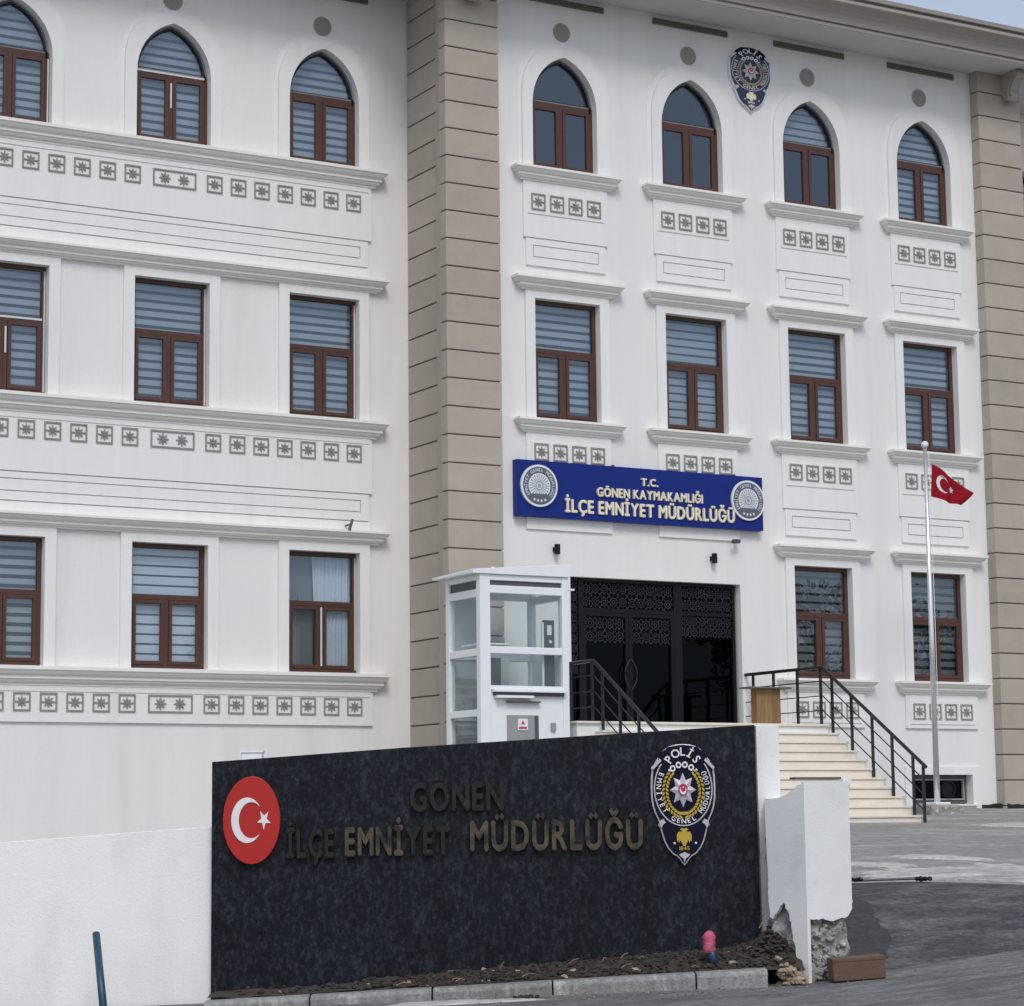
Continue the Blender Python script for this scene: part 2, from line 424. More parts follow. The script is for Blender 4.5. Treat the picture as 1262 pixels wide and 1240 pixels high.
# a blacker strip of the ramp asphalt next to the pier
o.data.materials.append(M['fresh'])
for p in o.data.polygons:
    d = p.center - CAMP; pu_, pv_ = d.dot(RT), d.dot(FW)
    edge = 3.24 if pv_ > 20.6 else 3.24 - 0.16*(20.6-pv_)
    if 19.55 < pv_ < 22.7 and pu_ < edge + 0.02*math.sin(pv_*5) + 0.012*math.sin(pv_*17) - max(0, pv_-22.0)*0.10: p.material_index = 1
def yard_vs(u): return [v1(u) + (46-v1(u))*(i/24)**1.3 for i in range(25)]
grid('yard', us, yard_vs, 0, lambda u, v: zyuv(u, v), M['yard'])
mb = MB(); mb.add([(-600,-600,-3.2),(600,-600,-3.2),(600,600,-3.2),(-600,600,-3.2)], [(0,1,2,3)])
tag(mb.build('ground', M['ground'], fix=False), kind='structure')

# ------------------------------------------------------------------ the building
B = empty('police_station_building', (0,0,0), 0,
          'white three-storey police building with tan quoin pilasters, arched top windows and brown window frames', 'building')
YW = 1.303                                   # plane of the set-back wings
XC = [0.0, 2.2727, 4.5454, 6.8181]           # window axes, middle bay
XL = [-3.313-2.339*k for k in range(6)]      # window axes, near wing
ZS = [1.973, 5.625, 9.362]                   # opening bottoms
ZT = [3.697, 7.405]
ZSPR, ZAP = 10.34, 11.106                    # arch springing and apex
W2 = 0.556

def arch(xc, hw, z0, zs, za, n=9, rnd=False):
    """pointed (four-centred) arch outline, counter-clockwise from bottom left"""
    h = za - zs; P = [(xc-hw, z0), (xc+hw, z0)]
    side = []
    for i in range(n+1):
        t = i/n
        x = hw*math.cos(t*math.pi/2)**(0.80 if rnd else 0.92) if t < 1 else 0.0
        z = zs + h*math.sin(t*math.pi/2)**0.93 if rnd else zs + h*(0.86*math.sin(t*math.pi/2) + 0.14*t**3)
        side.append((x, z))
    P += [(xc+x, z) for x, z in side]
    P += [(xc-x, z) for x, z in side[-2::-1]]
    return P
def rect(x0, x1, z0, z1): return [(x0,z0),(x1,z0),(x1,z1),(x0,z1)]

def inside(p, poly):
    c = False; n = len(poly); j = n-1
    for i in range(n):
        (xi, zi), (xj, zj) = poly[i], poly[j]
        if (zi > p.y) != (zj > p.y) and p.x < (xj-xi)*(p.y-zi)/(zj-zi)+xi: c = not c
        j = i
    return c
def holed(mb, outer, holes, y, depth, mi=0, mi_rev=0, front=True):
    """plane facing -y at y with holes; each hole gets a reveal going back by depth"""
    verts, edges, faces = [], [], []
    def loop(L):
        o = len(verts); n = len(L); verts.extend(Vector(p) for p in L)
        edges.extend((o+i, o+(i+1)%n) for i in range(n))
    loop(outer)
    for h in holes: loop(h)
    r = geometry.delaunay_2d_cdt(verts, edges, [], 1, 1e-6)
    V, F = r[0], []
    for f in r[2]:
        c = sum((V[i] for i in f), Vector((0, 0)))/len(f)
        if not any(inside(c, h) for h in holes): F.append(f)
    mb.add([(p.x, y, p.y) for p in V], F, mi)
    for h in holes:
        n = len(h)
        mb.add([(p[0], y, p[1]) for p in h] + [(p[0], y+depth, p[1]) for p in h],
               [(i, i+n, (i+1)%n+n, (i+1)%n) for i in range(n)], mi_rev)
REV = 0.13
# middle bay wall
def win_holes(xs, floors):
    H = []
    for x in xs:
        for f in floors:
            if f < 2: H.append(rect(x-W2, x+W2, ZS[f], ZT[f]))
            else: H.append(arch(x, W2, ZS[2], ZSPR, ZAP))
    return H
H = win_holes(XC, (1, 2)) + win_holes(XC[2:], (0,))
H.append(rect(0.0, 3.0, 1.10, 3.36))
H.append(rect(6.20, 7.385, 0.055, 0.514))
mb = MB(); holed(mb, rect(-1.9, 8.86, -0.9, 12.3), H, 0.0, 0.18)
mb.build('wall', M['wall'], B)
# wings
mb = MB(); holed(mb, rect(-17.5, -1.9, -1.2, 12.3), win_holes(XL, (0, 1, 2)), YW, 0.18)
mb.build('wall', M['wall'], B)
mb = MB(); mb.add([(-1.9, 0.0, -0.9), (-1.9, YW, -0.9), (-1.9, YW, 12.3), (-1.9, 0.0, 12.3)], [(0,1,2,3)])
mb.build('return_wall', M['taupe'], B)
XRW = [10.05+2.339*k for k in range(3)]
mb = MB(); holed(mb, rect(8.86, 18.0, -0.9, 12.3), win_holes(XRW, (0, 1, 2)), YW, 0.18)
mb.add([(8.86, 0.0, -0.9), (8.86, YW, -0.9), (8.86, YW, 12.3), (8.86, 0.0, 12.3)], [(0,1,2,3)])
mb.build('wall', M['wall'], B)
# shell behind: back and side walls, dark rooms
mb = MB()
for (a, b, c, d) in (((-17.5,YW),(-17.5,14),0,0), ((-17.5,14),(18,14),0,0), ((18,14),(18,YW),0,0)):
    mb.add([(a[0],a[1],-1.2),(b[0],b[1],-1.2),(b[0],b[1],12.3),(a[0],a[1],12.3)], [(0,1,2,3)])
mb.build('rear_wall', M['wall'], B)
mb = MB()
mb.box(-17.3, -2.0, YW+1.4, YW+1.5, -0.5, 12.0)
mb.box(-1.7, 8.7, 1.6, 1.7, -0.5, 12.0)
mb.box(9.0, 17.8, YW+1.4, YW+1.5, -0.5, 12.0)
for z in (0.9, 4.3, 8.0):
    mb.box(-17.3, -2.0, YW+0.2, YW+1.4, z-0.12, z); mb.box(-1.7, 8.7, 0.2, 1.6, z-0.12, z); mb.box(9.0, 17.8, YW+0.2, YW+1.4, z-0.12, z)
for x in [-2.0, -1.75, 1.0, 3.4, 5.7, 8.7] + [xl-1.17 for xl in XL]:
    mb.box(x-0.03, x+0.03, 0.2 if -1.8 < x < 8.8 else YW+0.2, 1.6 if -1.8 < x < 8.8 else YW+1.4, -0.5, 12.0)
mb.build('interior_partition', M['room'], B)

# quoins: front pilasters and the return wall, block by block
joints = [0.828 + 0.4035*k for k in range(-4, 29)]
def quoin(parent, x0, x1, y0, y1, tall=None):
    mb = MB(); g = 0.0095
    h = 0.4035
    mb.box(x0, x1, y0, y1, g, h-g)
    return mb
pil = []
for (x0, x1) in ((-2.1, -1.215), (7.89, 8.80)):
    c = MB(); c.box(x0+0.022, x1-0.022, -0.178, -0.004, -0.9, 12.05)
    p = c.build('pilaster', M['taupe_joint'], B)
    proto = None
    for z in joints:
        if z > 11.9: continue
        if proto is None:
            q = quoin(p, x0, x1, -0.2, -0.004); proto = q.build('quoin_block', M['taupe'], p, (0,0,z), bevel=0.008)
        else: copy_obj(proto, p, (0,0,z))
c = MB(); c.box(-1.918, -1.902, 0.06, YW-0.002, -0.9, 12.05)
p = c.build('return_pilaster', M['taupe_joint'], B)
mb = MB(); mb.box(-1.94, -1.9185, 0.02, 0.40, -0.9, 12.05); mb.build('margin', M['taupe'], p)
proto = None
for z in joints:
    if z > 11.9: continue
    if proto is None:
        q = MB(); q.box(-1.94, -1.9185, 0.408, YW-0.003, 0.011, 0.4035-0.011)
        proto = q.build('quoin_block', M['taupe'], p, (0,0,z), bevel=0.006)
    else: copy_obj(proto, p, (0,0,z))

# cornices with mitred ends
def cornice_mesh(x0, x1, y, prof, left=True, right=True):
    mb = MB(); V = []; n = len(prof)
    for pr, z in prof:
        xa = x0 - (pr if left else 0); xb = x1 + (pr if right else 0)
        V += [(xa, y, z), (xa, y-pr, z), (xb, y-pr, z), (xb, y, z)]
    F = []
    for i in range(n-1):
        for k in range(3): F.append((i*4+k, (i+1)*4+k, (i+1)*4+k+1, i*4+k+1))
    mb.add(V, F); return mb
PS = [(0.0, 0.0), (0.185, -0.006), (0.185, -0.040), (0.166, -0.045), (0.158, -0.066), (0.140, -0.088), (0.130, -0.094), (0.112, -0.098), (0.112, -0.134), (0.094, -0.138), (0.088, -0.160),
      (0.074, -0.174), (0.052, -0.178), (0.052, -0.200), (0.0, -0.202)]
PW = [(0.0, 0.0), (0.205, -0.006), (0.205, -0.050), (0.184, -0.055), (0.176, -0.082), (0.156, -0.108), (0.146, -0.116), (0.124, -0.120), (0.124, -0.166), (0.102, -0.170), (0.096, -0.196),
      (0.080, -0.214), (0.055, -0.218), (0.055, -0.250), (0.0, -0.252)]
PH = [(0.0, 0.0), (0.195, -0.006), (0.195, -0.040), (0.174, -0.045), (0.166, -0.066), (0.146, -0.090), (0.136, -0.096), (0.114, -0.100), (0.114, -0.138), (0.094, -0.142), (0.086, -0.164), (0.060, -0.168), (0.060, -0.190), (0.0, -0.192)]
def at(mb, dz): return mb.xf(Matrix.Translation((0, 0, dz)))

# ornament tiles (one relief each)
def rosette(mb, cx, cz, r, y0, y1):
    for k in range(8):
        a = k*math.pi/4; c, s = math.cos(a), math.sin(a)
        P = [(0.10*r, 0), (0.55*r, -0.17*r), (1.0*r, 0), (0.55*r, 0.17*r)]
        mb.prism([(cx + x*c - z*s, cz + x*s + z*c) for x, z in P], y0, y1)
    mb.prism(ellipse(cx, cz, 0.2*r, 0.2*r, 8), y0-0.004, y1)
def tile_mesh(w, h, double=False):
    mb = MB(); b = 0.021; y0, y1 = -0.016, 0.0
    x0, x1 = -w/2, w/2
    mb.box(x0, x1, y0, y1, 0, b); mb.box(x0, x1, y0, y1, h-b, h)
    mb.box(x0, x0+b, y0, y1, b, h-b); mb.box(x1-b, x1, y0, y1, b, h-b)
    if double:
        rosette(mb, -0.145, h/2, 0.088, y0, y1); rosette(mb, 0.135, h/2, 0.088, y0, y1)
    else:
        rosette(mb, 0, h/2, 0.080, y0, y1)
        mb.box(x0+b, -0.072, y0+0.004, y1, h/2-0.009, h/2+0.009); mb.box(0.072, x1-b, y0+0.004, y1, h/2-0.009, h/2+0.009)
    return mb
T1 = T2 = None
def place_tile(parent, x, y, z, double=False, narrow=False):
    global T1, T2
    if double:
        if T2 is None: T2 = tile_mesh(0.645, 0.243, True).build('double_ornament_tile', M['orn'], parent, (x,y,z)); return T2
        return copy_obj(T2, parent, (x,y,z))
    if T1 is None: T1 = tile_mesh(0.238, 0.245).build('ornament_tile', M['orn'], parent, (x,y,z)); return T1
    return copy_obj(T1, parent, (x,y,z))
TZ = [1.375, 5.016, 8.720]

def grooved(mb, x0, x1, z0, z1, gx0, gx1, gz0, gz1, y, th, g=0.014):
    """raised panel with an island set in a groove"""
    holed(mb, rect(x0, x1, z0, z1), [rect(gx0-g, gx1+g, gz0-g, gz1+g)], y-th, th)
    mb.box(gx0, gx1, y-th, y+0.003, gz0, gz1)
    O = rect(x0, x1, z0, z1)
    mb.add([(p[0], y-th, p[1]) for p in O]+[(p[0], y+0.003, p[1]) for p in O], [(i, (i+1)%4, (i+1)%4+4, i+4) for i in range(4)])

# surrounds, sills, heads, friezes of the middle bay
SW = 0.158
for ci, x in enumerate(XC):
    for f in range(3):
        if f == 0 and ci < 2: continue
        mb = MB(); th = 0.045
        if f < 2:
            o_, i_ = rect(x-W2-SW, x+W2+SW, ZS[f]-0.02, ZT[f]+0.14), rect(x-W2, x+W2, ZS[f], ZT[f])
        else:
            o_, i_ = arch(x, W2+0.170, ZS[2]-0.02, ZSPR+0.14, ZAP+0.13, rnd=True), arch(x, W2, ZS[2], ZSPR, ZAP)
        holed(mb, o_, [i_], -th, th-0.002)
        n = len(o_); mb.add([(p[0], -th, p[1]) for p in o_]+[(p[0], 0.002, p[1]) for p in o_], [(i, (i+1)%n, (i+1)%n+n, i+n) for i in range(n)])
        if f == 2:   # faint outer band round the arch
            o2, i2 = arch(x, W2+0.245, ZS[2]-0.02, ZSPR+0.15, ZAP+0.215, rnd=True), arch(x, W2+0.172, ZS[2]-0.02, ZSPR+0.14, ZAP+0.132, rnd=True)
            mb.ring(o2, i2, -0.008, 0.002)
        mb.build('window_surround', M['surround'], B)
        s = at(cornice_mesh(x-W2-0.175, x+W2+0.175, 0.0, PS), ZS[f]-0.006).build('window_sill', M['trim'], B)
        if f < 2:
            at(cornice_mesh(x-W2-0.175, x+W2+0.175, 0.0, PH), ZT[f]+0.305).build('window_hood', M['trim'], B)
        # frieze
        mb = MB()
        if f > 0:
            d = ZS[f]
            mb.box(x-0.725, x+0.715, -0.034, 0.003, d-1.055, d-0.205)
            mb.box(x-0.655, x+0.645, -0.046, -0.033, d-0.70, d-0.338)
            grooved(mb, x-0.73 if (f == 1 and ci < 2) else x-0.685, x+0.725 if (f == 1 and ci < 2) else x+0.675, d-1.612 if (f == 1 and ci < 2) else d-1.470, d-1.072, x-0.555, x+0.545, d-1.335, d-1.180, 0.0, 0.03)
        else:
            mb.box(x-0.735, x+0.725, -0.034, 0.003, 1.234, ZS[0]-0.205)
            mb.box(x-0.665, x+0.655, -0.046, -0.033, 1.30, ZS[0]-0.30)
        fr = mb.build('frieze_panel', M['surround'], B)
        for k in range(4):
            place_tile(fr, x-0.482+0.3185*k, -0.046, TZ[f])

# wing friezes: long panels, long cornices
XE = -2.553
for f in range(3):
    d = ZS[f]
    at(cornice_mesh(-17.5, -2.545, YW, PW, left=False), d-0.008).build('sill_cornice', M['trim'], B)
    if f < 2:
        at(cornice_mesh(-17.5, -2.520, YW, PH, left=False), ZT[f]+0.315).build('hood_cornice', M['trim'], B)
    mb = MB()
    if f > 0:
        mb.box(-17.5, XE, YW-0.036, YW+0.003, d-1.058, d-0.26)
        grooved(mb, -17.5, -2.608, d-1.455, d-1.074, -17.3, -2.744, d-1.322, d-1.172, YW, 0.03)
        mb.box(-17.5, -2.58, YW-0.020, YW+0.003, d-1.64, d-1.469)
    else:
        mb.box(-17.5, XE, YW-0.036, YW+0.003, 1.232, d-0.26)
    mb.box(-17.5, -2.60, YW-0.046, YW-0.035, d-0.335, d-0.252)
    fr = mb.build('frieze_panel', M['surround'], B)
    for k in range(7): place_tile(fr, -2.845-0.364*k, YW-0.036, TZ[f])
    place_tile(fr, -5.632, YW-0.036, TZ[f]+0.001, True)
    for k in range(7): place_tile(fr, -6.255-0.366*k, YW-0.036, TZ[f])
    for x in XL[:4]:
        mb = MB(); th = 0.05
        if f < 2: o_, i_ = rect(x-W2-SW, x+W2+SW, ZS[f]-0.005, ZT[f]+0.14), rect(x-W2, x+W2, ZS[f]+0.02, ZT[f])
        else: o_, i_ = arch(x, W2+0.170, ZS[2]-0.005, ZSPR+0.14, ZAP+0.13, rnd=True), arch(x, W2, ZS[2]+0.002, ZSPR, ZAP)
        if f < 2: i_ = rect(x-W2, x+W2, ZS[f]+0.002, ZT[f])
        holed(mb, o_, [i_], YW-th, th-0.002)
        n = len(o_); mb.add([(p[0], YW-th, p[1]) for p in o_]+[(p[0], YW+0.002, p[1]) for p in o_], [(i, (i+1)%n, (i+1)%n+n, i+n) for i in range(n)])
        if f == 2:
            mb.ring(arch(x, W2+0.235, ZS[2]-0.005, ZSPR+0.15, ZAP+0.205, rnd=True), arch(x, W2+0.172, ZS[2]-0.005, ZSPR+0.14, ZAP+0.132, rnd=True), YW-0.008, YW+0.002)
        mb.build('window_surround', M['surround'], B)

# ---- windows
def off_rect(x0, x1, z0, z1, d): return rect(x0+d, x1-d, z0+d, z1-d)
def frame_bar(mb, x0, x1, z0, z1, y0, y1, b):
    mb.ring(rect(x0, x1, z0, z1), off_rect(x0, x1, z0, z1, b), y0, y1)
def blind_mesh(x0, x1, z0, z1, pitch, lit, y, top=None, ph=0.0):
    mb = MB()
    def hw(z):
        if top is None or z < top[0]: return 1e9
        return 0.0
    z = z1 - ph
    def clip(za, zb):
        if top is None: return (x0, x1)
        zs, za_, hw_ = top; zz = zb
        if zz <= zs: return (x0, x1)
        t = min(1, (zz-zs)/(za_-zs)); k = hw_*math.sqrt(max(0.0, 1-t*t))*0.98
        return (-k, k)
    while z > z0:
        za = max(z - pitch*lit, z0); a, b = clip(za, z)
        if b - a > 0.05: mb.box(a, b, y, y+0.004, za, z, 0)
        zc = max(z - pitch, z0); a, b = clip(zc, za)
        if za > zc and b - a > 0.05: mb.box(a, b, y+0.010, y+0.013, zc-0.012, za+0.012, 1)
        z -= pitch
    return mb
PANE, SASH, FRM = {}, {}, {}
def make_window(x, f, yw, kind='blind', strip=None, drop=1.0, lit=0.62, pitch=0.122, ph=0.0, tones=None):
    z0 = ZS[f]; arched = f == 2
    H_ = (ZAP if arched else ZT[f]) - z0
    zt = {0: 0.985, 1: 1.03, 2: 1.02}[f]                  # transom centre
    key = f
    hw = W2
    y0 = yw + 0.085
    if key not in FRM:
        mb = MB(); b = 0.060
        if arched:
            mb.box(-hw, -hw+b, 0.0, 0.07, b, zt+0.034); mb.box(hw-b, hw, 0.0, 0.07, b, zt+0.034); mb.box(-hw, hw, 0.0, 0.07, 0, b-0.001)
            o_ = arch(0, hw, zt+0.036, ZSPR-z0, H_); i_ = arch(0, hw-0.032, zt+0.060, ZSPR-z0, H_-0.036)
            j_ = arch(0, hw-0.058, zt+0.064, ZSPR-z0, H_-0.066)
            mb.ring(o_, i_, 0.004, 0.07, 2); mb.ring(i_, j_, -0.004, 0.06, 1)
        else:
            frame_bar(mb, -hw, hw, 0, H_, 0.0, 0.07, b)
        mb.box(-hw+b-0.002, hw-b+0.002, 0.002, 0.066, zt-0.036, zt+0.036)
        mb.box(-0.030, 0.030, 0.002, 0.066, b-0.002, zt-0.036)
        # black gasket shadow line round the fixed light
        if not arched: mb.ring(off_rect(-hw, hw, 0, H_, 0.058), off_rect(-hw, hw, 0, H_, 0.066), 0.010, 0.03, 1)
        o = mb.build('window', [M['brown'], M['gasket'], M['archtrim']], B, (x, y0, z0), bevel=0.006); FRM[key] = o
    else:
        o = copy_obj(FRM[key], B, (x, y0, z0))
    # two sashes
    for sgn in (-1, 1):
        k2 = (key, sgn)
        xa, xb = (-hw+0.060, -0.030) if sgn < 0 else (0.030, hw-0.060)
        za, zb = 0.060, zt-0.036
        if k2 not in SASH:
            mb = MB(); frame_bar(mb, xa+0.003, xb-0.003, za+0.003, zb-0.003, -0.010, 0.05, 0.050)
            s = mb.build('sash', M['brown'], o, bevel=0.005); SASH[k2] = s
            mb = MB(); mb.box(xa+0.048, xb-0.048, 0.020, 0.026, za+0.048, zb-0.048)
            PANE[k2] = mb.build('pane', M['glass'], o)
        else:
            copy_obj(SASH[k2], o); copy_obj(PANE[k2], o)
    k2 = (key, 't')
    if k2 not in PANE:
        mb = MB()
        if arched:
            P = [p for p in arch(0, hw-0.058, 0, ZSPR-z0, H_-0.06)[2:]]
            P = [(hw-0.058, zt+0.034)] + P + [(-hw+0.058, zt+0.034)]
            mb.prism(P, 0.026, 0.032)
        else: mb.box(-hw+0.058, hw-0.058, 0.026, 0.032, zt+0.034, H_-0.058)
        PANE[k2] = mb.build('pane', M['glass'], o)
    else: copy_obj(PANE[k2], o)
    if strip:
        mb = MB()
        if 'h' in strip: mb.box(-hw+0.05, hw-0.05, -0.006, 0.004, zt+0.002, zt+0.030)
        if 'v' in strip: mb.box(-0.012, 0.012, -0.014, -0.002, 0.10, zt-0.05)
        if 's' in strip: mb.box(-0.012, 0.012, -0.014, -0.002, zt-0.48, zt-0.12)
        if 'r' in strip: mb.box(hw-0.030, hw-0.012, -0.008, 0.002, 0.05, (H_-0.06) if not arched else ZSPR-z0)
        if mb.f: mb.build('protective_film', M['alu'], o)
    y = 0.10
    top = (ZSPR-z0, H_-0.03, hw-0.03) if arched else None
    if kind == 'blind':
        mb = blind_mesh(-hw+0.02, hw-0.02, H_*(1-drop)+0.01, H_-0.04, pitch, lit, y, top, ph)
    elif kind == 'top':
        mb = blind_mesh(-hw+0.02, hw-0.02, zt+0.02, H_-0.04, pitch, 0.75, y, top, ph)
    elif kind == 'curtain':
        mb = MB(); n = 60  # pale folds added to stand in for sky mirrored in the glass
        V = []; 
        for i in range(n+1):
            x_ = -0.02 + (hw-0.04)*i/n; yy = y + 0.02*math.sin(i*1.1) + 0.008*math.sin(i*2.7)
            V += [(x_, yy, 0.02), (x_ - 0.16*(i/n < 0.5)*(0.5-i/n), yy, H_-0.05)]
        mb.add(V, [(2*i, 2*i+2, 2*i+3, 2*i+1) for i in range(n)]); mb.build('curtain', M['blind_pale'], o, smooth=True, fix=False)
        mb = MB(); mb.box(-hw+0.02, -0.06, y+0.05, y+0.055, 0.02, H_-0.05); mb.build('roller_blind', M['blind_dark'], o)  # dark sheet added for the darker half of that reflection
        return o
    else: return o
    stuff(mb.build('blind', tones or [M['blind'], M['sheer']], o))
    return o
# near wing: nearest axis first
make_window(XL[0], 0, YW, kind='curtain', strip='rv')
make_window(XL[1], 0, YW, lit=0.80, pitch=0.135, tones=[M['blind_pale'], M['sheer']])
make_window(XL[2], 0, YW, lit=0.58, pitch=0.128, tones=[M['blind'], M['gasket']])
make_window(XL[0], 1, YW, strip='r')
make_window(XL[1], 1, YW, strip='r', ph=0.03)
make_window(XL[2], 1, YW, strip='hsr', ph=0.05)
make_window(XL[0], 2, YW, ph=0.02)
make_window(XL[1], 2, YW, strip='hs', ph=0.05)
make_window(XL[2], 2, YW, strip='r')
for f in range(3): make_window(XL[3], f, YW, ph=0.04)
for f in range(3): make_window(XL[4], f, YW); make_window(XL[5], f, YW)
for x in XRW:
    for f in range(3): make_window(x, f, YW)
# middle bay
make_window(XC[0], 1, 0.0, ph=0.02); make_window(XC[1], 1, 0.0, ph=0.05, lit=0.74); make_window(XC[2], 1, 0.0); make_window(XC[3], 1, 0.0, ph=0.03)
make_window(XC[0], 2, 0.0, kind='none'); make_window(XC[1], 2, 0.0, kind='none'); make_window(XC[2], 2, 0.0, kind='top', ph=0.02); make_window(XC[3], 2, 0.0, ph=0.04)
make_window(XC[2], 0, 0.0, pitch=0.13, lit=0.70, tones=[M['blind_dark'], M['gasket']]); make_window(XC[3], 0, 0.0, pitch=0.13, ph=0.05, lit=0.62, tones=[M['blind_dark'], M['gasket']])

# round vents, soffit slots
mb = MB(); mb.prism(ellipse(0, 0, 0.145, 0.145, 24), -0.012, 0.003)
for k in range(-4, 5):
    c = math.sqrt(max(0, 0.125**2-(k*0.028)**2)); mb.box(-c, c, -0.020, -0.011, k*0.028-0.008, k*0.028+0.008)
vent = None
for x, y, z in [(x-0.015, 0.0, 11.50) for x in XC] + [(x-0.015, YW, 11.455) for x in XL]:
    if vent is None: vent = mb.build('round_vent', M['disc'], B, (x,y,z))
    else: copy_obj(vent, B, (x,y,z))
mb = MB(); mb.box(-0.69, 0.69, -0.03, 0.003, -0.045, 0.045)
for k in range(-3, 4): mb.box(-0.685, 0.685, -0.036, -0.029, k*0.012-0.003, k*0.012+0.003)
slot = None
for x, y in [(x+0.03, 0.0) for x in XC] + [(x+0.03, YW) for x in XL]:
    if slot is None: slot = mb.build('soffit_vent', M['slot'], B, (x,y,11.955))
    else: copy_obj(slot, B, (x,y,11.955))

# eaves: flat soffit, cyma fascia, roof edge
ZE = 12.07; OV = 0.87
def eave_run(pts, prof, name, m):
    """profile (out, z) swept along a plan polyline of outer directions, mitred"""
    mb = MB(); V = []; n = len(prof)
    for (x, y, ox, oy) in pts:
        for o, z in prof: V.append((x+ox*o, y+oy*o, z))
    F = []
    for i in range(len(pts)-1):
        for k in range(n-1): F.append((i*n+k, (i+1)*n+k, (i+1)*n+k+1, i*n+k+1))
    mb.add(V, F); return mb.build(name, m, B, smooth=False)
plan = [(-17.6, YW, 0, -1), (-1.9, YW, -1, -1), (-1.9, 0.0, -1, -1), (8.86, 0.0, 1, -1), (8.86, YW, 1, -1), (18.1, YW, 0, -1)]
eave_run(plan, [(-0.05, ZE), (0.80, ZE), (0.80, ZE-0.025), (0.86, ZE-0.025)], 'soffit', M['soffit'])
eave_run(plan, [(0.86, ZE-0.025), (0.885, ZE-0.025), (0.885, ZE+0.020), (0.870, ZE+0.022), (0.870, ZE+0.040), (0.915, ZE+0.045), (0.925, ZE+0.10), (0.945, ZE+0.17), (0.985, ZE+0.225),
                (1.045, ZE+0.265), (1.11, ZE+0.285), (1.13, ZE+0.30), (1.13, ZE+0.345)], 'fascia', M['fascia'])
eave_run(plan, [(1.13, ZE+0.345), (1.10, ZE+0.35), (1.10, ZE+0.385), (1.16, ZE+0.39), (1.165, ZE+0.455), (1.10, ZE+0.47), (-1.0, ZE+1.0), (-5.0, ZE+2.2)], 'roof', mat('roof_edge', (0.30, 0.275, 0.25), 0.8, 0.1, 3))
mb = MB(); mb.add([(-17.6,1.0,12.6),(18.1,1.0,12.6),(18.1,14,12.9),(-17.6,14,12.9)], [(0,1,2,3)]); mb.build('roof_deck', M['fascia'], B)

# scroll brackets under the eave
def bracket(x, y):
    mb = MB()
    P = [(0.0, 0.0), (-0.42, 0.0), (-0.44, -0.06), (-0.36, -0.12), (-0.30, -0.15), (-0.24, -0.25), (-0.20, -0.33), (-0.22, -0.40), (-0.18, -0.46), (-0.10, -0.46), (-0.05, -0.40), (0.0, -0.38)]
    n = len(P)
    for (h, g) in ((0.085, 0.0), (0.11, 0.03)):
        Q = [(a+g*(1 if a < -0.05 else 0), b + (g if b < -0.05 else 0)) for a, b in P]
        mb.add([(x-h, y+a, ZE-0.002+b) for a, b in Q] + [(x+h, y+a, ZE-0.002+b) for a, b in Q],
               [tuple(range(n)), tuple(range(n, 2*n))[::-1]] + [(i, i+n, (i+1)%n+n, (i+1)%n) for i in range(n)])
    mb.tube([(x-0.125, y-0.375, ZE-0.075), (x+0.125, y-0.375, ZE-0.075)], 0.065, 12)
    mb.tube([(x-0.125, y-0.14, ZE-0.42), (x+0.125, y-0.14, ZE-0.42)], 0.05, 12)
    return mb.build('eave_bracket', M['fascia'], B)
bracket(8.50, -0.2); bracket(-1.70, -0.2)

# basement window
mb = MB(); holed(mb, rect(6.03, 7.55, -0.06, 0.64), [rect(6.20, 7.385, 0.055, 0.514)], -0.03, 0.03)
O = rect(6.03, 7.55, -0.06, 0.64); mb.add([(p[0], -0.03, p[1]) for p in O]+[(p[0], 0.002, p[1]) for p in O], [(i, (i+1)%4, (i+1)%4+4, i+4) for i in range(4)])
mb.build('window_surround', M['surround'], B)
mb = MB(); frame_bar(mb, 6.21, 7.375, 0.065, 0.506, 0.12, 0.17, 0.05); bw = mb.build('basement_window', M['dgrey'], B)
mb = MB(); frame_bar(mb, 6.27, 7.315, 0.120, 0.450, 0.10, 0.15, 0.022); mb.build('sash', M['grey'], bw)
mb = MB(); mb.box(6.265, 7.32, 0.14, 0.146, 0.116, 0.455); mb.build('pane', M['doorglass'], bw)
mb = MB(); mb.prism(ellipse(6.98, 0.285, 0.12, 0.12, 20), 0.10, 0.13); mb.ring(ellipse(6.98, 0.285, 0.145, 0.145, 20), ellipse(6.98, 0.285, 0.12, 0.12, 20), 0.085, 0.13)
mb.build('exhaust_fan', M['black'], bw)
mb = MB(); mb.box(6.15, 7.44, -0.07, 0.02, 0.028, 0.056); mb.build('window_sill', M['wall'], B)

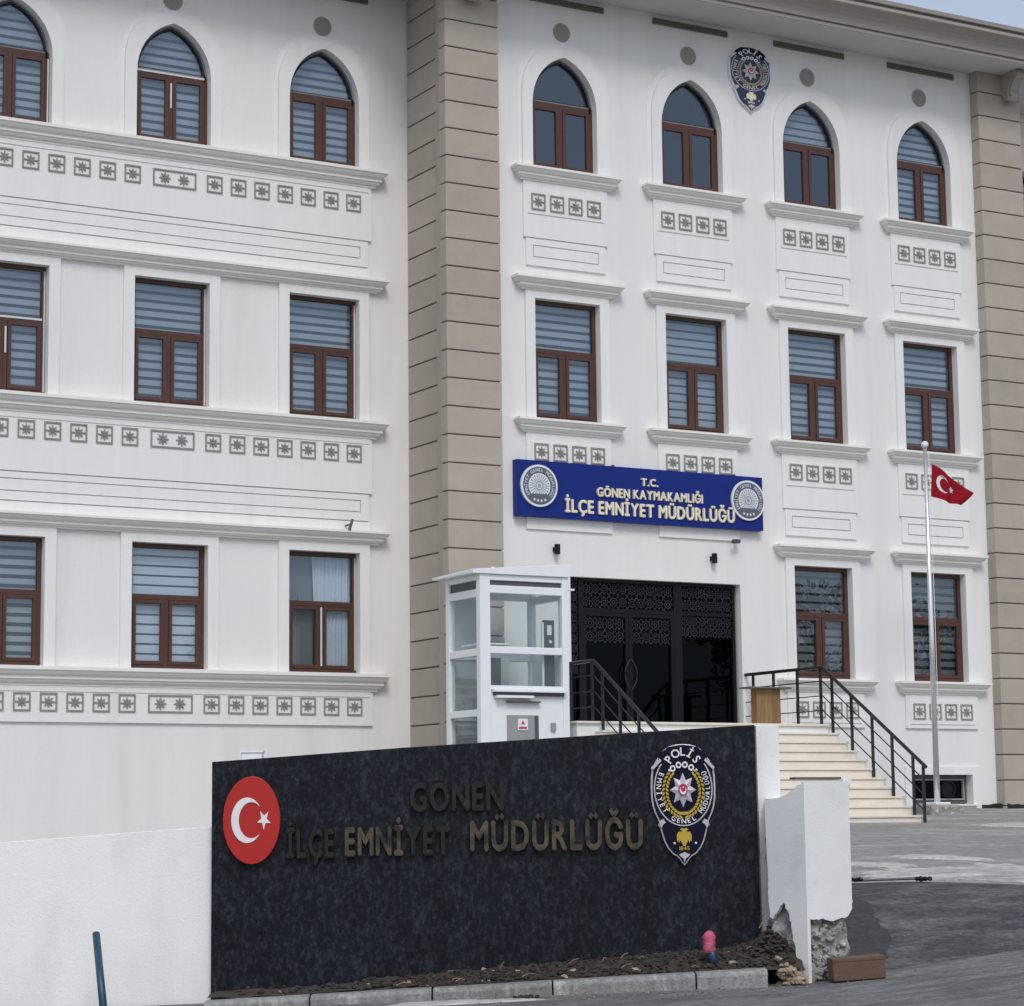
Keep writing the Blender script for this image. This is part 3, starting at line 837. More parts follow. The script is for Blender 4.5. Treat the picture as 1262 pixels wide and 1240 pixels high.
# entrance doors: dark glass, black frames, lattice
ED = mb = MB(); yD = 0.12
for (a, b) in ((0.005, 0.05), (0.19, 0.25), (1.845, 1.985), (2.905, 2.955)): mb.box(a, b, yD-0.03, yD+0.05, 1.12, 3.355)
for (a, b) in ((0.05, 0.19), (0.25, 1.845), (1.985, 2.905)): mb.box(a, b, yD-0.025, yD+0.045, 3.305, 3.353)
for (a, b) in ((0.25, 1.845), (1.985, 2.905)): mb.box(a, b, yD-0.025, yD+0.045, 2.865, 2.925)
door = mb.build('entrance_door', M['black'], B, bevel=0.005)
def lattice(x0, x1, z0, z1, y, cell=0.155):
    mb = MB(); nx = max(1, round((x1-x0)/cell)); nz = max(1, round((z1-z0)/cell))
    cx, cz = (x1-x0)/nx, (z1-z0)/nz; t = 0.0068
    def bar(ax, az, bx, bz):
        d = Vector((bx-ax, bz-az)); L = d.length
        if L < 1e-6: return
        nx_, nz_ = -d.y/L*t, d.x/L*t
        mb.prism([(ax+nx_, az+nz_), (ax-nx_, az-nz_), (bx-nx_, bz-nz_), (bx+nx_, bz+nz_)], y, y+0.012)
    for i in range(nx):
        for j in range(nz):
            ox, oz = x0+(i+.5)*cx, z0+(j+.5)*cz; r = 0.5*min(cx, cz)
            S1 = star_poly(ox, oz, r*0.98, r*0.62, 8)
            for k in range(16): bar(*S1[k], *S1[(k+1)%16])
            for k in range(4):
                a = math.pi/4+k*math.pi/2; bar(ox+0.62*r*math.cos(a)*1.5, oz+0.62*r*math.sin(a)*1.5, ox+0.70*cx*math.cos(a), oz+0.70*cz*math.sin(a))
            P = ellipse(ox, oz, r*0.34, r*0.34, 8)
            for k in range(8): bar(*P[k], *P[(k+1)%8])
    return mb
lat = mat('lattice_metal', (0.024, 0.027, 0.034), 0.4, spec=0.3)
for (a, b, c, d) in ((0.26, 1.04, 2.93, 3.30), (1.05, 1.84, 2.93, 3.30), (1.99, 2.90, 2.93, 3.30), (0.055, 0.185, 1.95, 3.30)):
    stuff(lattice(a, b, c, d, yD-0.005).build('lattice', lat, door))
for (a, b) in ((0.252, 1.045), (1.052, 1.843)):
    mb = MB(); frame_bar(mb, a, b, 1.13, 2.863, yD-0.03, yD+0.04, 0.055)
    lf = mb.build('door_leaf', M['black'], door, bevel=0.004)
    stuff(lattice(a+0.06, b-0.06, 2.42, 2.80, yD-0.004).build('lattice', lat, lf))
    mb = MB(); mb.box(a+0.05, b-0.05, yD+0.012, yD+0.02, 1.18, 2.81); mb.build('pane', M['doorglass'], lf)
    sg = -1 if a < 1 else 1; xh = 1.0485
    P = [(xh + sg*(0.012+0.095*math.sin(math.pi*i/12)), yD-0.07, 1.74+0.45*i/12) for i in range(13)]
    mb = MB(); mb.tube(P, 0.010, 8); mb.build('handle', lat, lf, smooth=True)
stuff(lattice(1.99, 2.90, 2.55, 2.86, yD-0.005).build('lattice', lat, door))
for (a, b, c, d) in ((0.05, 0.19, 1.12, 3.31), (0.25, 1.845, 2.92, 3.31), (1.985, 2.905, 2.92, 3.31), (1.985, 2.905, 1.12, 2.87)):
    mb = MB(); mb.box(a, b, yD+0.022, yD+0.03, c, d); mb.build('pane', M['doorglass'], door)
mb = MB(); mb.box(0.0, 3.0, 0.19, 0.2, 1.1, 3.36); mb.build('door_backing', M['black'], B)

# ------------------------------------------------------------------ stairs, landing, railings
ST = empty('entrance_stairs', (1.12, -1.95, -0.2), 0, 'broad flight of cream stone steps with landing below the black doors', 'stairs')
def loc(o, ob): return o
ox, oy, oz = 1.12, -1.95, -0.2
ZP = 1.18; RIS = 1.43/11; TR = 0.2007
mb = MB(); mb.box(-1.12-ox, 3.10-ox, -1.955-oy, -0.003-oy, -0.9-oz, ZP-0.035-oz); mb.build('landing_base', M['plaster'], ST)
mb = MB(); mb.box(-1.14-ox, 3.12-ox, -1.99-oy, -0.05-oy, ZP-0.033-oz, ZP-oz); mb.build('landing_slab', M['step'], ST, bevel=0.006)
for k in range(1, 11):
    zt = ZP - RIS*k; yb = -1.955 - TR*(k-1); yf = yb - TR
    mb = MB()
    mb.box(-0.85-ox, 3.10-ox+0.002*k, yf-oy, yb-oy, -0.9-oz, zt-0.032-oz, 0)
    mb.box(-0.85-ox, 3.115-ox+0.002*k, yf-0.018-oy, yb-0.003-oy, zt-0.028-oz, zt-oz, 0)
    mb.build('step', M['step'], ST, bevel=0.004)
mb = MB(); mb.box(-0.85-ox, 3.22-ox, -1.955-TR*11-oy, -1.955-TR*10-0.003-oy, -0.9-oz, ZP-RIS*11+0.012-oz); mb.build('step', M['step'], ST, bevel=0.01)

def railing(x, label, y_end, y_start=0.0):
    o = empty('stair_railing', (x, -1.9, ZP), 0, label, 'railing')
    def P(y, z): return (0, y+1.9, z-ZP)
    yc = -1.88; sl = RIS/TR
    zr = 2.0
    def zat(y): return ZP if y > yc else ZP + (y-yc)*sl*1.03
    mb = MB()
    mb.tube([P(y_start, zr), P(yc, zr), P(y_end-0.06, zat(y_end-0.06)+zr-ZP)], 0.026, 8); mb.build('handrail', M['rail'], o)
    for h in (0.62, 0.41, 0.20):
        mb = MB(); mb.tube([P(y_start, ZP+h), P(yc, ZP+h), P(y_end, zat(y_end)+h)], 0.009, 6); mb.build('rail_bar', M['rail'], o)
    ys = [-0.20, -0.71, -1.29, -1.84, -2.10, -2.53, -2.98, -3.40, -3.83, -4.04]
    for y in ys:
        if y < y_end-0.01 or y > y_start: continue
        z0 = zat(y)
        if y < yc:
            k = math.floor((-1.955-y)/TR)+1; z0 = ZP - RIS*min(k, 11)
        mb = MB(); mb.box(-0.016, 0.016, y+1.9-0.016, y+1.9+0.016, z0-ZP, zat(y)+0.81-0*ZP+0.0-ZP+ZP-ZP+0.0)
        mb.build('post', M['rail'], o)
    return o
railing(3.05, 'black metal stair railing beside the ground floor windows', -4.04, -0.004)
railing(-0.80, 'black metal stair railing beside the white glazed cabin', -3.85, -1.0)

mb = MB(); rr = random.Random(8); n = 40; V = []
for i in range(n+1):
    x = 5.2 + (9.4-5.2)*i/n; h = 0.045 + rr.uniform(-0.012, 0.02)
    V += [(x, -0.012 - rr.uniform(0, 0.01) - (0.19 if 7.85 < x < 8.82 else 0), zy(-0.1)-0.05), (x, -0.012 - (0.19 if 7.85 < x < 8.82 else 0), zy(0)+h), (x, 0.001, zy(0)+h+0.004)]
mb.add(V, [(i*3+k, (i+1)*3+k, (i+1)*3+k+1, i*3+k+1) for i in range(n) for k in range(2)]); mb.build('bitumen_skirting', M['gasket'], B)
# small lectern box on the landing
LE = empty('lectern', (2.70, -1.0, ZP), 0, 'small wooden box lectern with wide dark flat top on the landing', 'lectern')
for k in range(6):
    mb = MB(); a = -0.225 + k*0.0706; mb.box(a+0.001, a+0.0692, -0.075, -0.057, 0.0, 0.545); mb.build('plank', M['wood'], LE)
mb = MB(); mb.box(-0.224, 0.197, -0.055, 0.07, 0.0, 0.545); mb.build('body', M['wood'], LE)
mb = MB(); mb.box(-0.385, 0.345, -0.16, 0.14, 0.548, 0.572); mb.build('top_slab', mat('lectern_top', (0.13, 0.12, 0.11), 0.6), LE, bevel=0.006)

# ------------------------------------------------------------------ white glazed cabin
GX, GY, GZ = -1.91, -1.48, zy(-1.48)
G = empty('glazed_cabin', (GX, GY, GZ), 0, 'white glazed cabin with sloping roof beside the entrance stairs', 'cabin')
X0, X1, Y0, Y1 = -2.59-GX, -1.23-GX, -1.96-GY, -1.0-GY
def z_(z): return z - GZ
mb = MB()
mb.box(X0, X0+0.155, Y0, Y0+0.11, 0, z_(3.10)); mb.box(X1-0.10, X1, Y0, Y0+0.11, 0, z_(3.10))
mb.box(X0, X0+0.09, Y1-0.10, Y1, 0, z_(3.10)); mb.box(X1-0.09, X1, Y1-0.10, Y1, 0, z_(3.10))
fx0, fx1 = X0+0.155, X1-0.10
for a, b in ((3.02, 3.098), (2.85, 2.955), (2.052, 2.147), (1.575, 1.632)): mb.box(fx0, fx1, Y0+0.004, Y0+0.10, z_(a), z_(b))
for xx in (X0, X1-0.08):
    for a, b in ((3.02, 3.098), (2.80, 2.905), (2.02, 2.12), (1.226, 1.32), (0.3, 0.4)): mb.box(xx+0.004, xx+0.076, Y0+0.11, Y1-0.10, z_(a), z_(b))
for a, b in ((2.85, 3.098), (2.02, 2.12), (1.2, 1.3)): mb.box(X0+0.09, X1-0.09, Y1-0.09, Y1-0.01, z_(a), z_(b))
mb.build('frame', M['white'], G, bevel=0.008)
mb = MB(); mb.box(fx0, fx1, Y0+0.03, Y0+0.06, z_(2.956), z_(3.018)); mb.box(X0+0.03, X0+0.05, Y0+0.11, Y1-0.10, z_(2.906), z_(3.018)); mb.build('vent_strip', M['dgrey'], G)
def pane(x0, x1, y0, y1, a, b): m_ = MB(); m_.box(x0, x1, y0, y1, z_(a), z_(b)); return m_.build('pane', M['clear'], G)
pane(fx0, fx1, Y0+0.05, Y0+0.056, 2.145, 2.852); pane(fx0, fx1, Y0+0.05, Y0+0.056, 1.630, 2.054)
for a, b in ((2.118, 2.802), (1.318, 2.022), (0.398, 1.228)): pane(X0+0.036, X0+0.042, Y0+0.11, Y1-0.10, a, b); pane(X1-0.042, X1-0.036, Y0+0.11, Y1-0.10, a, b)
mb = MB(); mb.box(X0+0.09, -0.02, Y1-0.06, Y1-0.04, 0.0, z_(2.85)); mb.build('back_panel', mat('back_panel_grey', (0.52, 0.53, 0.52), 0.6, 0.06, 3), G)
pane(-0.02, X1-0.09, Y1-0.055, Y1-0.049, 1.3, 2.85)
mb = MB(); mb.box(fx0, fx1, Y0+0.02, Y0+0.08, 0.0, z_(1.573)); lp = mb.build('lower_panel', M['white'], G)
mb = MB(); mb.box(-2.417-GX, -1.31-GX, Y0-0.075, Y0+0.018, z_(1.545), z_(1.572)); mb.box(-2.40-GX, -1.33-GX, Y0-0.02, Y0+0.018, z_(1.50), z_(1.543), 1)
mb.box(-2.38-GX, -1.83-GX, Y0-0.085, Y0+0.018, z_(1.465), z_(1.500)); mb.box(-2.20-GX, -1.70-GX, Y0-0.05, Y0+0.018, z_(1.41), z_(1.43), 1)
mb.build('ledge', [M['white'], M['dgrey']], lp, bevel=0.004)
mb = MB(); mb.box(-2.193-GX, -1.715-GX, Y0+0.006, Y0+0.019, z_(0.45), z_(1.246)); gd = mb.build('grey_hatch', M['grey'], lp)
mb = MB(); mb.box(-1.775-GX, -1.72-GX, Y0-0.004, Y0+0.005, z_(0.46), z_(1.24)); mb.build('hatch_edge', M['dgrey'], lp)
mb = MB(); mb.box(-2.035-GX, -1.885-GX, Y0-0.002, Y0+0.005, z_(1.05), z_(1.20)); mb.box(-2.02-GX, -1.90-GX, Y0-0.004, Y0-0.0021, z_(1.065), z_(1.095), 1)
mb.prism([(-1.99-GX, z_(1.125)), (-1.93-GX, z_(1.125)), (-1.96-GX, z_(1.18))], Y0-0.004, Y0-0.0021, 1)
mb.build('notice', [M['pale'], mat('notice_red', (0.5, 0.06, 0.07), 0.6)], lp)
mb = MB(); mb.box(-1.523-GX, -1.457-GX, Y0-0.012, Y0+0.019, z_(1.045), z_(1.150)); mb.build('button_box', M['grey'], lp)
mb = MB(); mb.extrude([(X0-0.12, Y0-0.03), (X1+0.02, Y0-0.03), (X1+0.02, Y1+0.16), (X0-0.12, Y1+0.16)], z_(3.10), [z_(3.155), z_(3.275), z_(3.275), z_(3.135)])
mb.build('roof', M['white'], G, bevel=0.006)
mb = MB(); mb.box(X1+0.02, X1+0.11, Y0+0.02, Y0+0.10, z_(2.93), z_(2.955)); mb.box(X1+0.001, X1+0.04, Y0+0.02, Y0+0.08, z_(2.84), z_(2.90)); mb.box(X0+0.20, X0+0.235, Y0+0.02, Y0+0.06, z_(3.17), z_(3.20)); mb.build('gutter_clip', M['white'], G)
mb = MB(); mb.box(X1-0.075, X1-0.065, Y0+0.12, Y1-0.11, z_(0.5), z_(2.02)); mb.build('inner_panel', M['pale'], G)  # pale panel added to lighten the view through the left panes
# inside: control column, rail, mast
mb = MB(); mb.box(-1.535-GX, -1.375-GX, -1.82-GY, -1.77-GY, z_(1.05), z_(2.53)); cc = mb.build('control_column', M['dgrey'], G)
mb = MB(); mb.box(-1.49-GX, -1.42-GX, -1.828-GY, -1.8205-GY, z_(2.33), z_(2.46)); mb.prism(ellipse(-1.44-GX, z_(2.24), 0.022, 0.022, 10), -1.83-GY, -1.8205-GY); mb.build('control_plate', M['pale'], cc)
mb = MB(); mb.tube([(X0+0.14, Y0+0.2, z_(2.19)), (-2.05-GX, Y0+0.2, z_(2.19))], 0.016, 8); mb.tube([(X0+0.14, Y0+0.2, z_(2.19)), (X0+0.14, Y1-0.2, z_(2.19))], 0.016, 8); mb.build('inner_rail', M['white'], G)
mb = MB(); mb.box(X0+0.18, -2.08-GX, -1.60-GY, -1.56-GY, z_(0.2), z_(2.02)); mb.build('lift_gate', mat('gate_green', (0.10, 0.125, 0.125), 0.3), G)
mb = MB(); mb.box(-2.06-GX, -1.93-GX, -1.55-GY, -1.40-GY, z_(0.2), z_(2.03)); mb.build('lift_mast', mat('mast_pale', (0.52, 0.53, 0.52), 0.5), G)
mb = MB(); mb.box(X0+0.095, X1-0.095, Y0+0.115, Y1-0.105, z_(0.95), z_(1.0)); mb.build('lift_floor', M['dgrey'], G)
mb = MB(); mb.box(-1.565-GX, -1.537-GX, -1.82-GY, -1.79-GY, z_(1.05), z_(2.5)); mb.build('pale_edge', M['pale'], cc)

# ------------------------------------------------------------------ emblem builders
def text_on_arc(mb, txt, cx, cz, a, b, t0, t1, sx, sz, y, dep, inward=True, mi=0, off=0.02):
    n = len(txt)
    for i, ch in enumerate(txt):
        if ch == ' ': continue
        t = t0 + (t1-t0)*(i/(n-1) if n > 1 else 0.5)
        x, z = cx + a*math.cos(t), cz + b*math.sin(t)
        tan = math.atan2(b*math.cos(t), -a*math.sin(t))
        rot = tan if inward else tan + math.pi
        glyph_at(mb, ch, x, z, y, dep, sx, sz, rot, mi, off, center=True)

def crest(loc_, rz, W_, H_, label, rim='silver'):
    """shield crest, W_ wide and H_ high, facing local -y; loc_ is its bottom point on the wall"""
    o = empty('police_crest', loc_, rz, label, 'crest')
    sx, sz = W_/530.0, H_/1020.0
    def T(P): return [((x)*sx, (z+515)*sz) for x, z in P]
    half = [(0,512),(60,508),(110,494),(150,468),(178,430),(190,392),(205,398),(222,372),(238,338),(262,318),(258,288),(264,240),(268,150),(266,60),(256,-10),(238,-70),(214,-122),(204,-150),
            (214,-172),(196,-196),(182,-250),(164,-312),(136,-370),(96,-418),(58,-440),(38,-462),(20,-492),(0,-515)]
    full = half + [(-x, z) for x, z in half[-2:0:-1]]
    d = 1.0
    mb = MB(); mb.prism(T(full), -0.045, -0.004); mb.build('plate', M[rim], o, bevel=0.004)
    hi = [(x*0.945, 10+(z-10)*0.968) for x, z in half]
    inn = hi + [(-x, z) for x, z in hi[-2:0:-1]]
    mb = MB(); mb.prism(T(inn), -0.052, -0.044); mb.build('field', M['navy'] if rim == 'silver' else mat('crest_field_faded', (0.022, 0.026, 0.075), 0.4), o)  # facade crest: haze painted in as a paler, greyer navy
    mb = MB()
    mb.ring(T(ellipse(0, 135, 243, 318, 56)), T(ellipse(0, 135, 233, 308, 56)), -0.056, -0.050)
    mb.build('oval_band', M['silver'], o)
    top = [(-205, 380), (-185, 430), (-120, 488), (0, 506), (120, 488), (185, 430), (205, 380), (165, 330), (90, 385), (0, 400), (-90, 385), (-165, 330)]
    mb = MB(); mb.prism(T(top), -0.058, -0.051); mb.build('title_band', M['navy'], o)
    mb = MB(); kk = 430
    text_on_arc(mb, 'POLİS', 0, 118, 190*sx/sx, 330, R(127), R(53), 96, 100, 0, 1, inward=False)
    mb.v = [(x*sx, -0.062+0.004*(y), (z+515)*sz) for x, y, z in mb.v]; mb.build('lettering', M['pale'], o)
    for tx, a_, b_, t0_, t1_, sx_, sz_ in (('EMNİYET', 203, 265, R(152), R(222), 58, 58), ('GENEL', 203, 270, R(246), R(294), 58, 58), ('MÜDÜRLÜĞÜ', 203, 265, R(-44), R(30), 50, 52)):
        mb = MB(); text_on_arc(mb, tx, 0, 130, a_, b_, t0_, t1_, sx_, sz_, 0, 1)
        mb.v = [(x*sx, -0.058+0.004*(y), (z+515)*sz) for x, y, z in mb.v]; mb.build('lettering', M['pale'], o)
    # wreath
    mb = MB()
    for sg in (-1, 1):
        for k in range(15):
            t = R(52) - R(134)*k/14
            for q in (-1, 1):
                cx_, cz_ = sg*(150+q*15)*math.cos(t), 112 + (205+q*15)*math.sin(t)
                tn = math.atan2(205*math.cos(t), -150*math.sin(t)*sg) + q*0.55*sg
                c, s = math.cos(tn), math.sin(tn)
                L_ = [(-20, 0), (-6, 9), (8, 8), (20, 0), (8, -8), (-6, -9)]
                mb.prism(T([(cx_+a*c-b*s, cz_+a*s+b*c) for a, b in L_]), -0.062, -0.051)
    mb.prism(T(rect(-40, 40, -88, -62)), -0.060, -0.051)
    stuff(mb.build('wreath', M['gold'] if rim == 'silver' else mat('crest_gold_faded', (0.42, 0.38, 0.24), 0.5), o))  # facade crest: gold paled for the same painted haze
    mb = MB(); mb.prism(T(star_poly(-3, 122, 1.0, 0.60, 8, math.pi/2, 108, 148)), -0.062, -0.051)
    n = 16; P = T(star_poly(-3, 122, 1.0, 0.60, 8, math.pi/2, 106, 146)); C_ = T([(-3, 122)])[0]
    mb.add([(p[0], -0.063, p[1]) for p in P] + [(C_[0], -0.082, C_[1])], [(i, (i+1)%n, n) for i in range(n)])
    mb.build('star', M['silver'], o)
    mb = MB(); mb.prism(T(ellipse(-3, 126, 38, 50, 20)), -0.086, -0.07); mb.build('red_boss', M['crestred'], o)
    mb = MB(); cp = crescent_poly(0, 0, 27, 9, 20); mb.prism(T([(-3 - z, 120 + x*1.3) for x, z in cp]), -0.090, -0.085)
    mb.prism(T(star_poly(-3, 146, 9, 4)), -0.090, -0.085); mb.build('crescent', M['pale'], o)
    for (x, z) in ((-85, 305), (-36, 334), (17, 336), (68, 312)):
        mb = MB(); mb.ring(T(ellipse(x, z, 24, 28, 14)), T(ellipse(x, z, 12, 14, 14)), -0.066, -0.057); mb.build('medallion', M['pale'], o)
    for x in (-112, 110):
        mb = MB(); mb.prism(T(star_poly(x, 292, 15, 6)), -0.064, -0.052); mb.build('small_star', M['pale'], o)
    # ribbon folds
    for sg in (-1, 1):
        mb = MB(); mb.prism(T([(sg*x, z) for x, z in ((190, 392), (232, 348), (262, 312), (250, 292), (214, 330), (176, 372))]), -0.062, -0.05); mb.build('ribbon', M['silver'], o)
        mb = MB(); mb.prism(T([(sg*x, z) for x, z in ((170, -120), (205, -140), (190, -200), (172, -168), (150, -150))]), -0.062, -0.05); mb.build('ribbon', M['silver'], o)
    mb = MB(); mb.prism(T([(-45, -420), (0, -400), (45, -420), (30, -440), (10, -452), (0, -490), (-10, -452), (-30, -440)]), -0.062, -0.05); mb.build('clasp', M['silver'], o)
    # double-headed bird
    hb = [(0, -205), (10, -198), (26, -202), (34, -214), (22, -218), (20, -232), (48, -228), (62, -262), (58, -318), (50, -300), (42, -326), (34, -300), (28, -310), (18, -326), (12, -345), (0, -352)]
    mb = MB(); mb.prism(T([(x, z) for x, z in hb] + [(-x, z) for x, z in hb[-2:0:-1]]), -0.062, -0.051)
    lay, L_ = text_layout('1845', gap=0.08)
    for ch, x in lay: glyph_at(mb, ch, (-42 + x*84/L_)*sx, (-385+515)*sz, -0.062, 0.010, 84/L_*sx, 46*sz)
    mb.build('eagle', M['gold'] if rim == 'silver' else M['cream'], o)
    for x in (-80, 95):
        mb = MB(); mb.prism(T(star_poly(x, -325, 14, 6)), -0.060, -0.051); mb.build('small_star', M['pale'], o)
    return o
crest((3.395, 0.0, 10.76), 0, 0.79, 1.035, 'navy police crest on the white facade under the eaves', 'pale')

# ------------------------------------------------------------------ blue entrance sign
SG = empty('entrance_sign', (1.21, -0.06, 4.18), 0, 'long blue name sign with cream letters above the black doors', 'sign')
mb = MB(); mb.box(-2.155, 2.155, -0.065, 0.055, 0.0, 0.815); mb.build('board', M['blue'], SG, bevel=0.004)
def line(parent, txt, xc, z, sx, sz, y, dep, m, off=0.03, gap=0.10, x_from=None, width=None):
    off = 0.042
    lay, L_ = text_layout(txt, off, gap)
    if width: sx = width/L_
    xs = xc - L_*sx/2 if x_from is None else x_from
    for i, (ch, x) in enumerate(lay):
        mb = MB(); glyph_at(mb, ch, 0, 0, y, dep, sx, sz, off=off); mb.build('letter', m if not callable(m) else m(i), parent, (xs + x*sx, 0, z))
def cw(z): return z - 4.18
line(SG, 'T.C.', 0.10, cw(4.735), 0, 0.155, -0.093, 0.028, M['cream'], width=0.30)
line(SG, 'GÖNEN KAYMAKAMLIĞI', 0.11, cw(4.535), 0, 0.185, -0.093, 0.028, M['cream'], width=1.86)
line(SG, 'İLÇE EMNİYET MÜDÜRLÜĞÜ', 0.125, cw(4.275), 0, 0.265, -0.095, 0.030, M['cream'], width=2.98)
def roundel(x):
    z = 0.445; r = 0.305
    mb = MB(); mb.prism(ellipse(x, z, r, r, 40), -0.098, -0.064); rd = mb.build('roundel', M['pale'], SG)
    mb = MB(); mb.ring(ellipse(x, z, r*0.90, r*0.90, 40), ellipse(x, z, r*0.60, r*0.60, 40), -0.102, -0.097)
    mb.prism(ellipse(x, z, r*0.85, r*0.85, 24, R(225), R(315))+[(x+r*0.55*math.cos(R(315)), z+r*0.55*math.sin(R(315))), (x+r*0.55*math.cos(R(225)), z+r*0.55*math.sin(R(225)))], -0.104, -0.1005)
    mb.build('dark_ring', M['logogrey'], rd)
    mb = MB(); text_on_arc(mb, 'EMNİYET GENEL MÜDÜRLÜĞÜ', x, z, r*0.75, r*0.75, R(215), R(-35), 0.062, 0.066, -0.106, 0.004, inward=False, off=0.0)
    stuff(mb.build('lettering', M['pale'], rd))
    for k in range(4):
        mb = MB(); mb.prism(star_poly(x-0.09+0.06*k, z-r*0.73+0.012*abs(1.5-k), 0.026, 0.011), -0.107, -0.103); mb.build('star', M['pale'], rd)
    mb = MB()
    for k in range(24):
        a = 2*math.pi*k/24; c, s = math.cos(a), math.sin(a)
        mb.prism([(x+q*c-p*s, z+q*s+p*c) for q, p in ((0.07, -0.004), (0.165, -0.009), (0.165, 0.009), (0.07, 0.004))], -0.101, -0.0975)
    mb.ring(ellipse(x, z, 0.066, 0.066, 20), ellipse(x, z, 0.050, 0.050, 20), -0.102, -0.0975); mb.prism(star_poly(x, z, 0.042, 0.02, 8), -0.103, -0.0975)
    mb.build('sunburst', mat('logo_mid', (0.30, 0.33, 0.40), 0.5), rd)
roundel(-1.80); roundel(1.865)
for x in (-0.50, 1.66):
    mb = MB(); mb.box(x-0.012, x+0.012, -0.05, 0.05, 0.815, 0.84); mb.build('hanger', M['dgrey'], SG)

# wall lamps, cameras
lamp = empty('wall_lamp', (-0.256, -0.002, 3.66), 0, 'black tube wall lamp above the white glazed cabin', 'lamp', 'black wall lamps above the doors')
mb = MB(); mb.tube([(0, -0.075, 0.0), (0, -0.075, 0.145)], 0.042, 14); mb.build('lamp_tube', M['black'], lamp)
mb = MB(); mb.box(-0.035, 0.035, -0.034, 0.0, 0.04, 0.105); mb.build('bracket', M['black'], lamp)
l2 = copy_obj(lamp, loc=(2.487, -0.002, 3.655)); l2['label'] = 'black tube wall lamp above the door end nearest the ground floor windows'
for c in list(lamp.children): copy_obj(c, l2)
cv = empty('security_camera', (2.91, -0.002, 4.01), 0, 'small black security camera under the blue sign', 'camera')
mb = MB(); mb.tube([(0.02, -0.10, -0.005), (-0.12, -0.14, -0.02)], [0.030, 0.034], 12); mb.build('camera_body', M['dgrey'], cv)
mb = MB(); mb.tube([(0, 0, 0.02), (0, -0.06, 0.02), (-0.02, -0.11, 0.0)], 0.012, 8); mb.build('bracket', M['dgrey'], cv)
mb = MB(); mb.tube([(0.0, 0, -0.02), (-0.02, -0.05, -0.03)], 0.01, 6); mb.build('cable', M['dgrey'], cv)
cv = empty('security_camera', (-2.98, YW-0.002, 4.10), 0, 'small slanted security camera on the wing above the ground floor hood', 'camera')
mb = MB(); mb.tube([(-0.02, -0.20, -0.09), (0.035, -0.19, 0.06)], [0.024, 0.018], 10); mb.build('camera_body', M['dgrey'], cv)
mb = MB(); mb.tube([(0.0, 0, -0.02), (0.01, -0.20, -0.01)], 0.013, 8); mb.build('bracket', M['dgrey'], cv)

# ------------------------------------------------------------------ flagpole and flag
FP = empty('flagpole', (4.99, -2.0, zy(-2.0)-0.02), 0, 'steel flagpole on a stone footing beside the stairs', 'flagpole')
zb = zy(-2.0)-0.02
mb = MB(); mb.tube([(0,0,0.13), (0.0,0,2.6), (0.0,0,5.31-zb)], [0.046, 0.037, 0.028], 14); mb.build('pole', M['chrome'], FP, smooth=True)
mb = MB(); bmx = bmesh.new(); bmesh.ops.create_uvsphere(bmx, u_segments=14, v_segments=9, radius=0.055)
bmx.verts.ensure_lookup_table(); mb.add([v.co for v in bmx.verts], [[v.index for v in f.verts] for f in bmx.faces]); bmx.free(); mb.build('finial', M['pale'], FP, (0,0,5.345-zb), smooth=True)
mb = MB(); mb.extrude([(-0.30,-0.22),(0.27,-0.25),(0.33,0.20),(-0.27,0.24)], -0.3, [0.15,0.14,0.18,0.18]); mb.build('footing', M['rubble'], FP, bevel=0.02)
mb = MB(); mb.extrude([(-0.14,-0.13),(0.16,-0.12),(0.15,0.14),(-0.15,0.12)], 0.15, 0.195); mb.build('collar', M['pale'], FP, bevel=0.015)
mb = MB(); mb.tube([(0.05, -0.03, 1.1), (0.052, -0.03, 3.2), (0.045, -0.03, 5.25-zb)], 0.005, 5); mb.build('halyard', M['pale'], FP)

FL = empty('flag', (5.09, -2.0, 4.577), 0, 'red flag with white crescent and star hanging from the flagpole', 'flag')
def flag_pt(s, t, off=0.0):
    TL, BL, TRt, BRt = (0.02, 0.49), (-0.015, 0.0), (0.76, 0.085), (0.59, -0.105)
    mid = -0.02*math.sin(math.pi*s)
    x = (TL[0]*(1-s)+TRt[0]*s)*t + (BL[0]*(1-s)+BRt[0]*s)*(1-t)
    z = (TL[1]*(1-s)+TRt[1]*s)*t + (BL[1]*(1-s)+BRt[1]*s)*(1-t) + 0.05*math.sin(math.pi*s)*(t-0.3) 
    z += 0.018*math.sin(s*9+t*2)*s*(1-t)
    y = 0.045*math.sin(6.5*s + 1.6*t + 2.6)*min(1, 2.2*s) + 0.022*math.sin(14*s-3.0*t)*s*s
    return Vector((x, y+off, z))
mb = MB(); nu, nv = 36, 20
V = [flag_pt(i/nu, j/nv) for i in range(nu+1) for j in range(nv+1)]
F = [(i*(nv+1)+j, (i+1)*(nv+1)+j, (i+1)*(nv+1)+j+1, i*(nv+1)+j+1) for i in range(nu) for j in range(nv)]
mb.add(V, F); mb.build('cloth', M['flagred'], FL, smooth=True, fix=False)
def on_flag(poly, name):
    mb = MB()
    for off in (-0.004, 0.004):
        tr = geometry.tessellate_polygon([[Vector((p[0], p[1], 0)) for p in poly]])
        mb.add([flag_pt(p[0], p[1], off) for p in poly], [tuple(t) for t in tr])
    mb.build(name, M['flagwhite'], FL, fix=False)
on_flag(crescent_poly(0.31, 0.53, 0.28, 0.07, 0.222, 0.68, 1.0, 18), 'crescent')
on_flag(star_poly(0.59, 0.53, 0.15, 0.06, 5, math.pi, 0.66, 1.0), 'star')

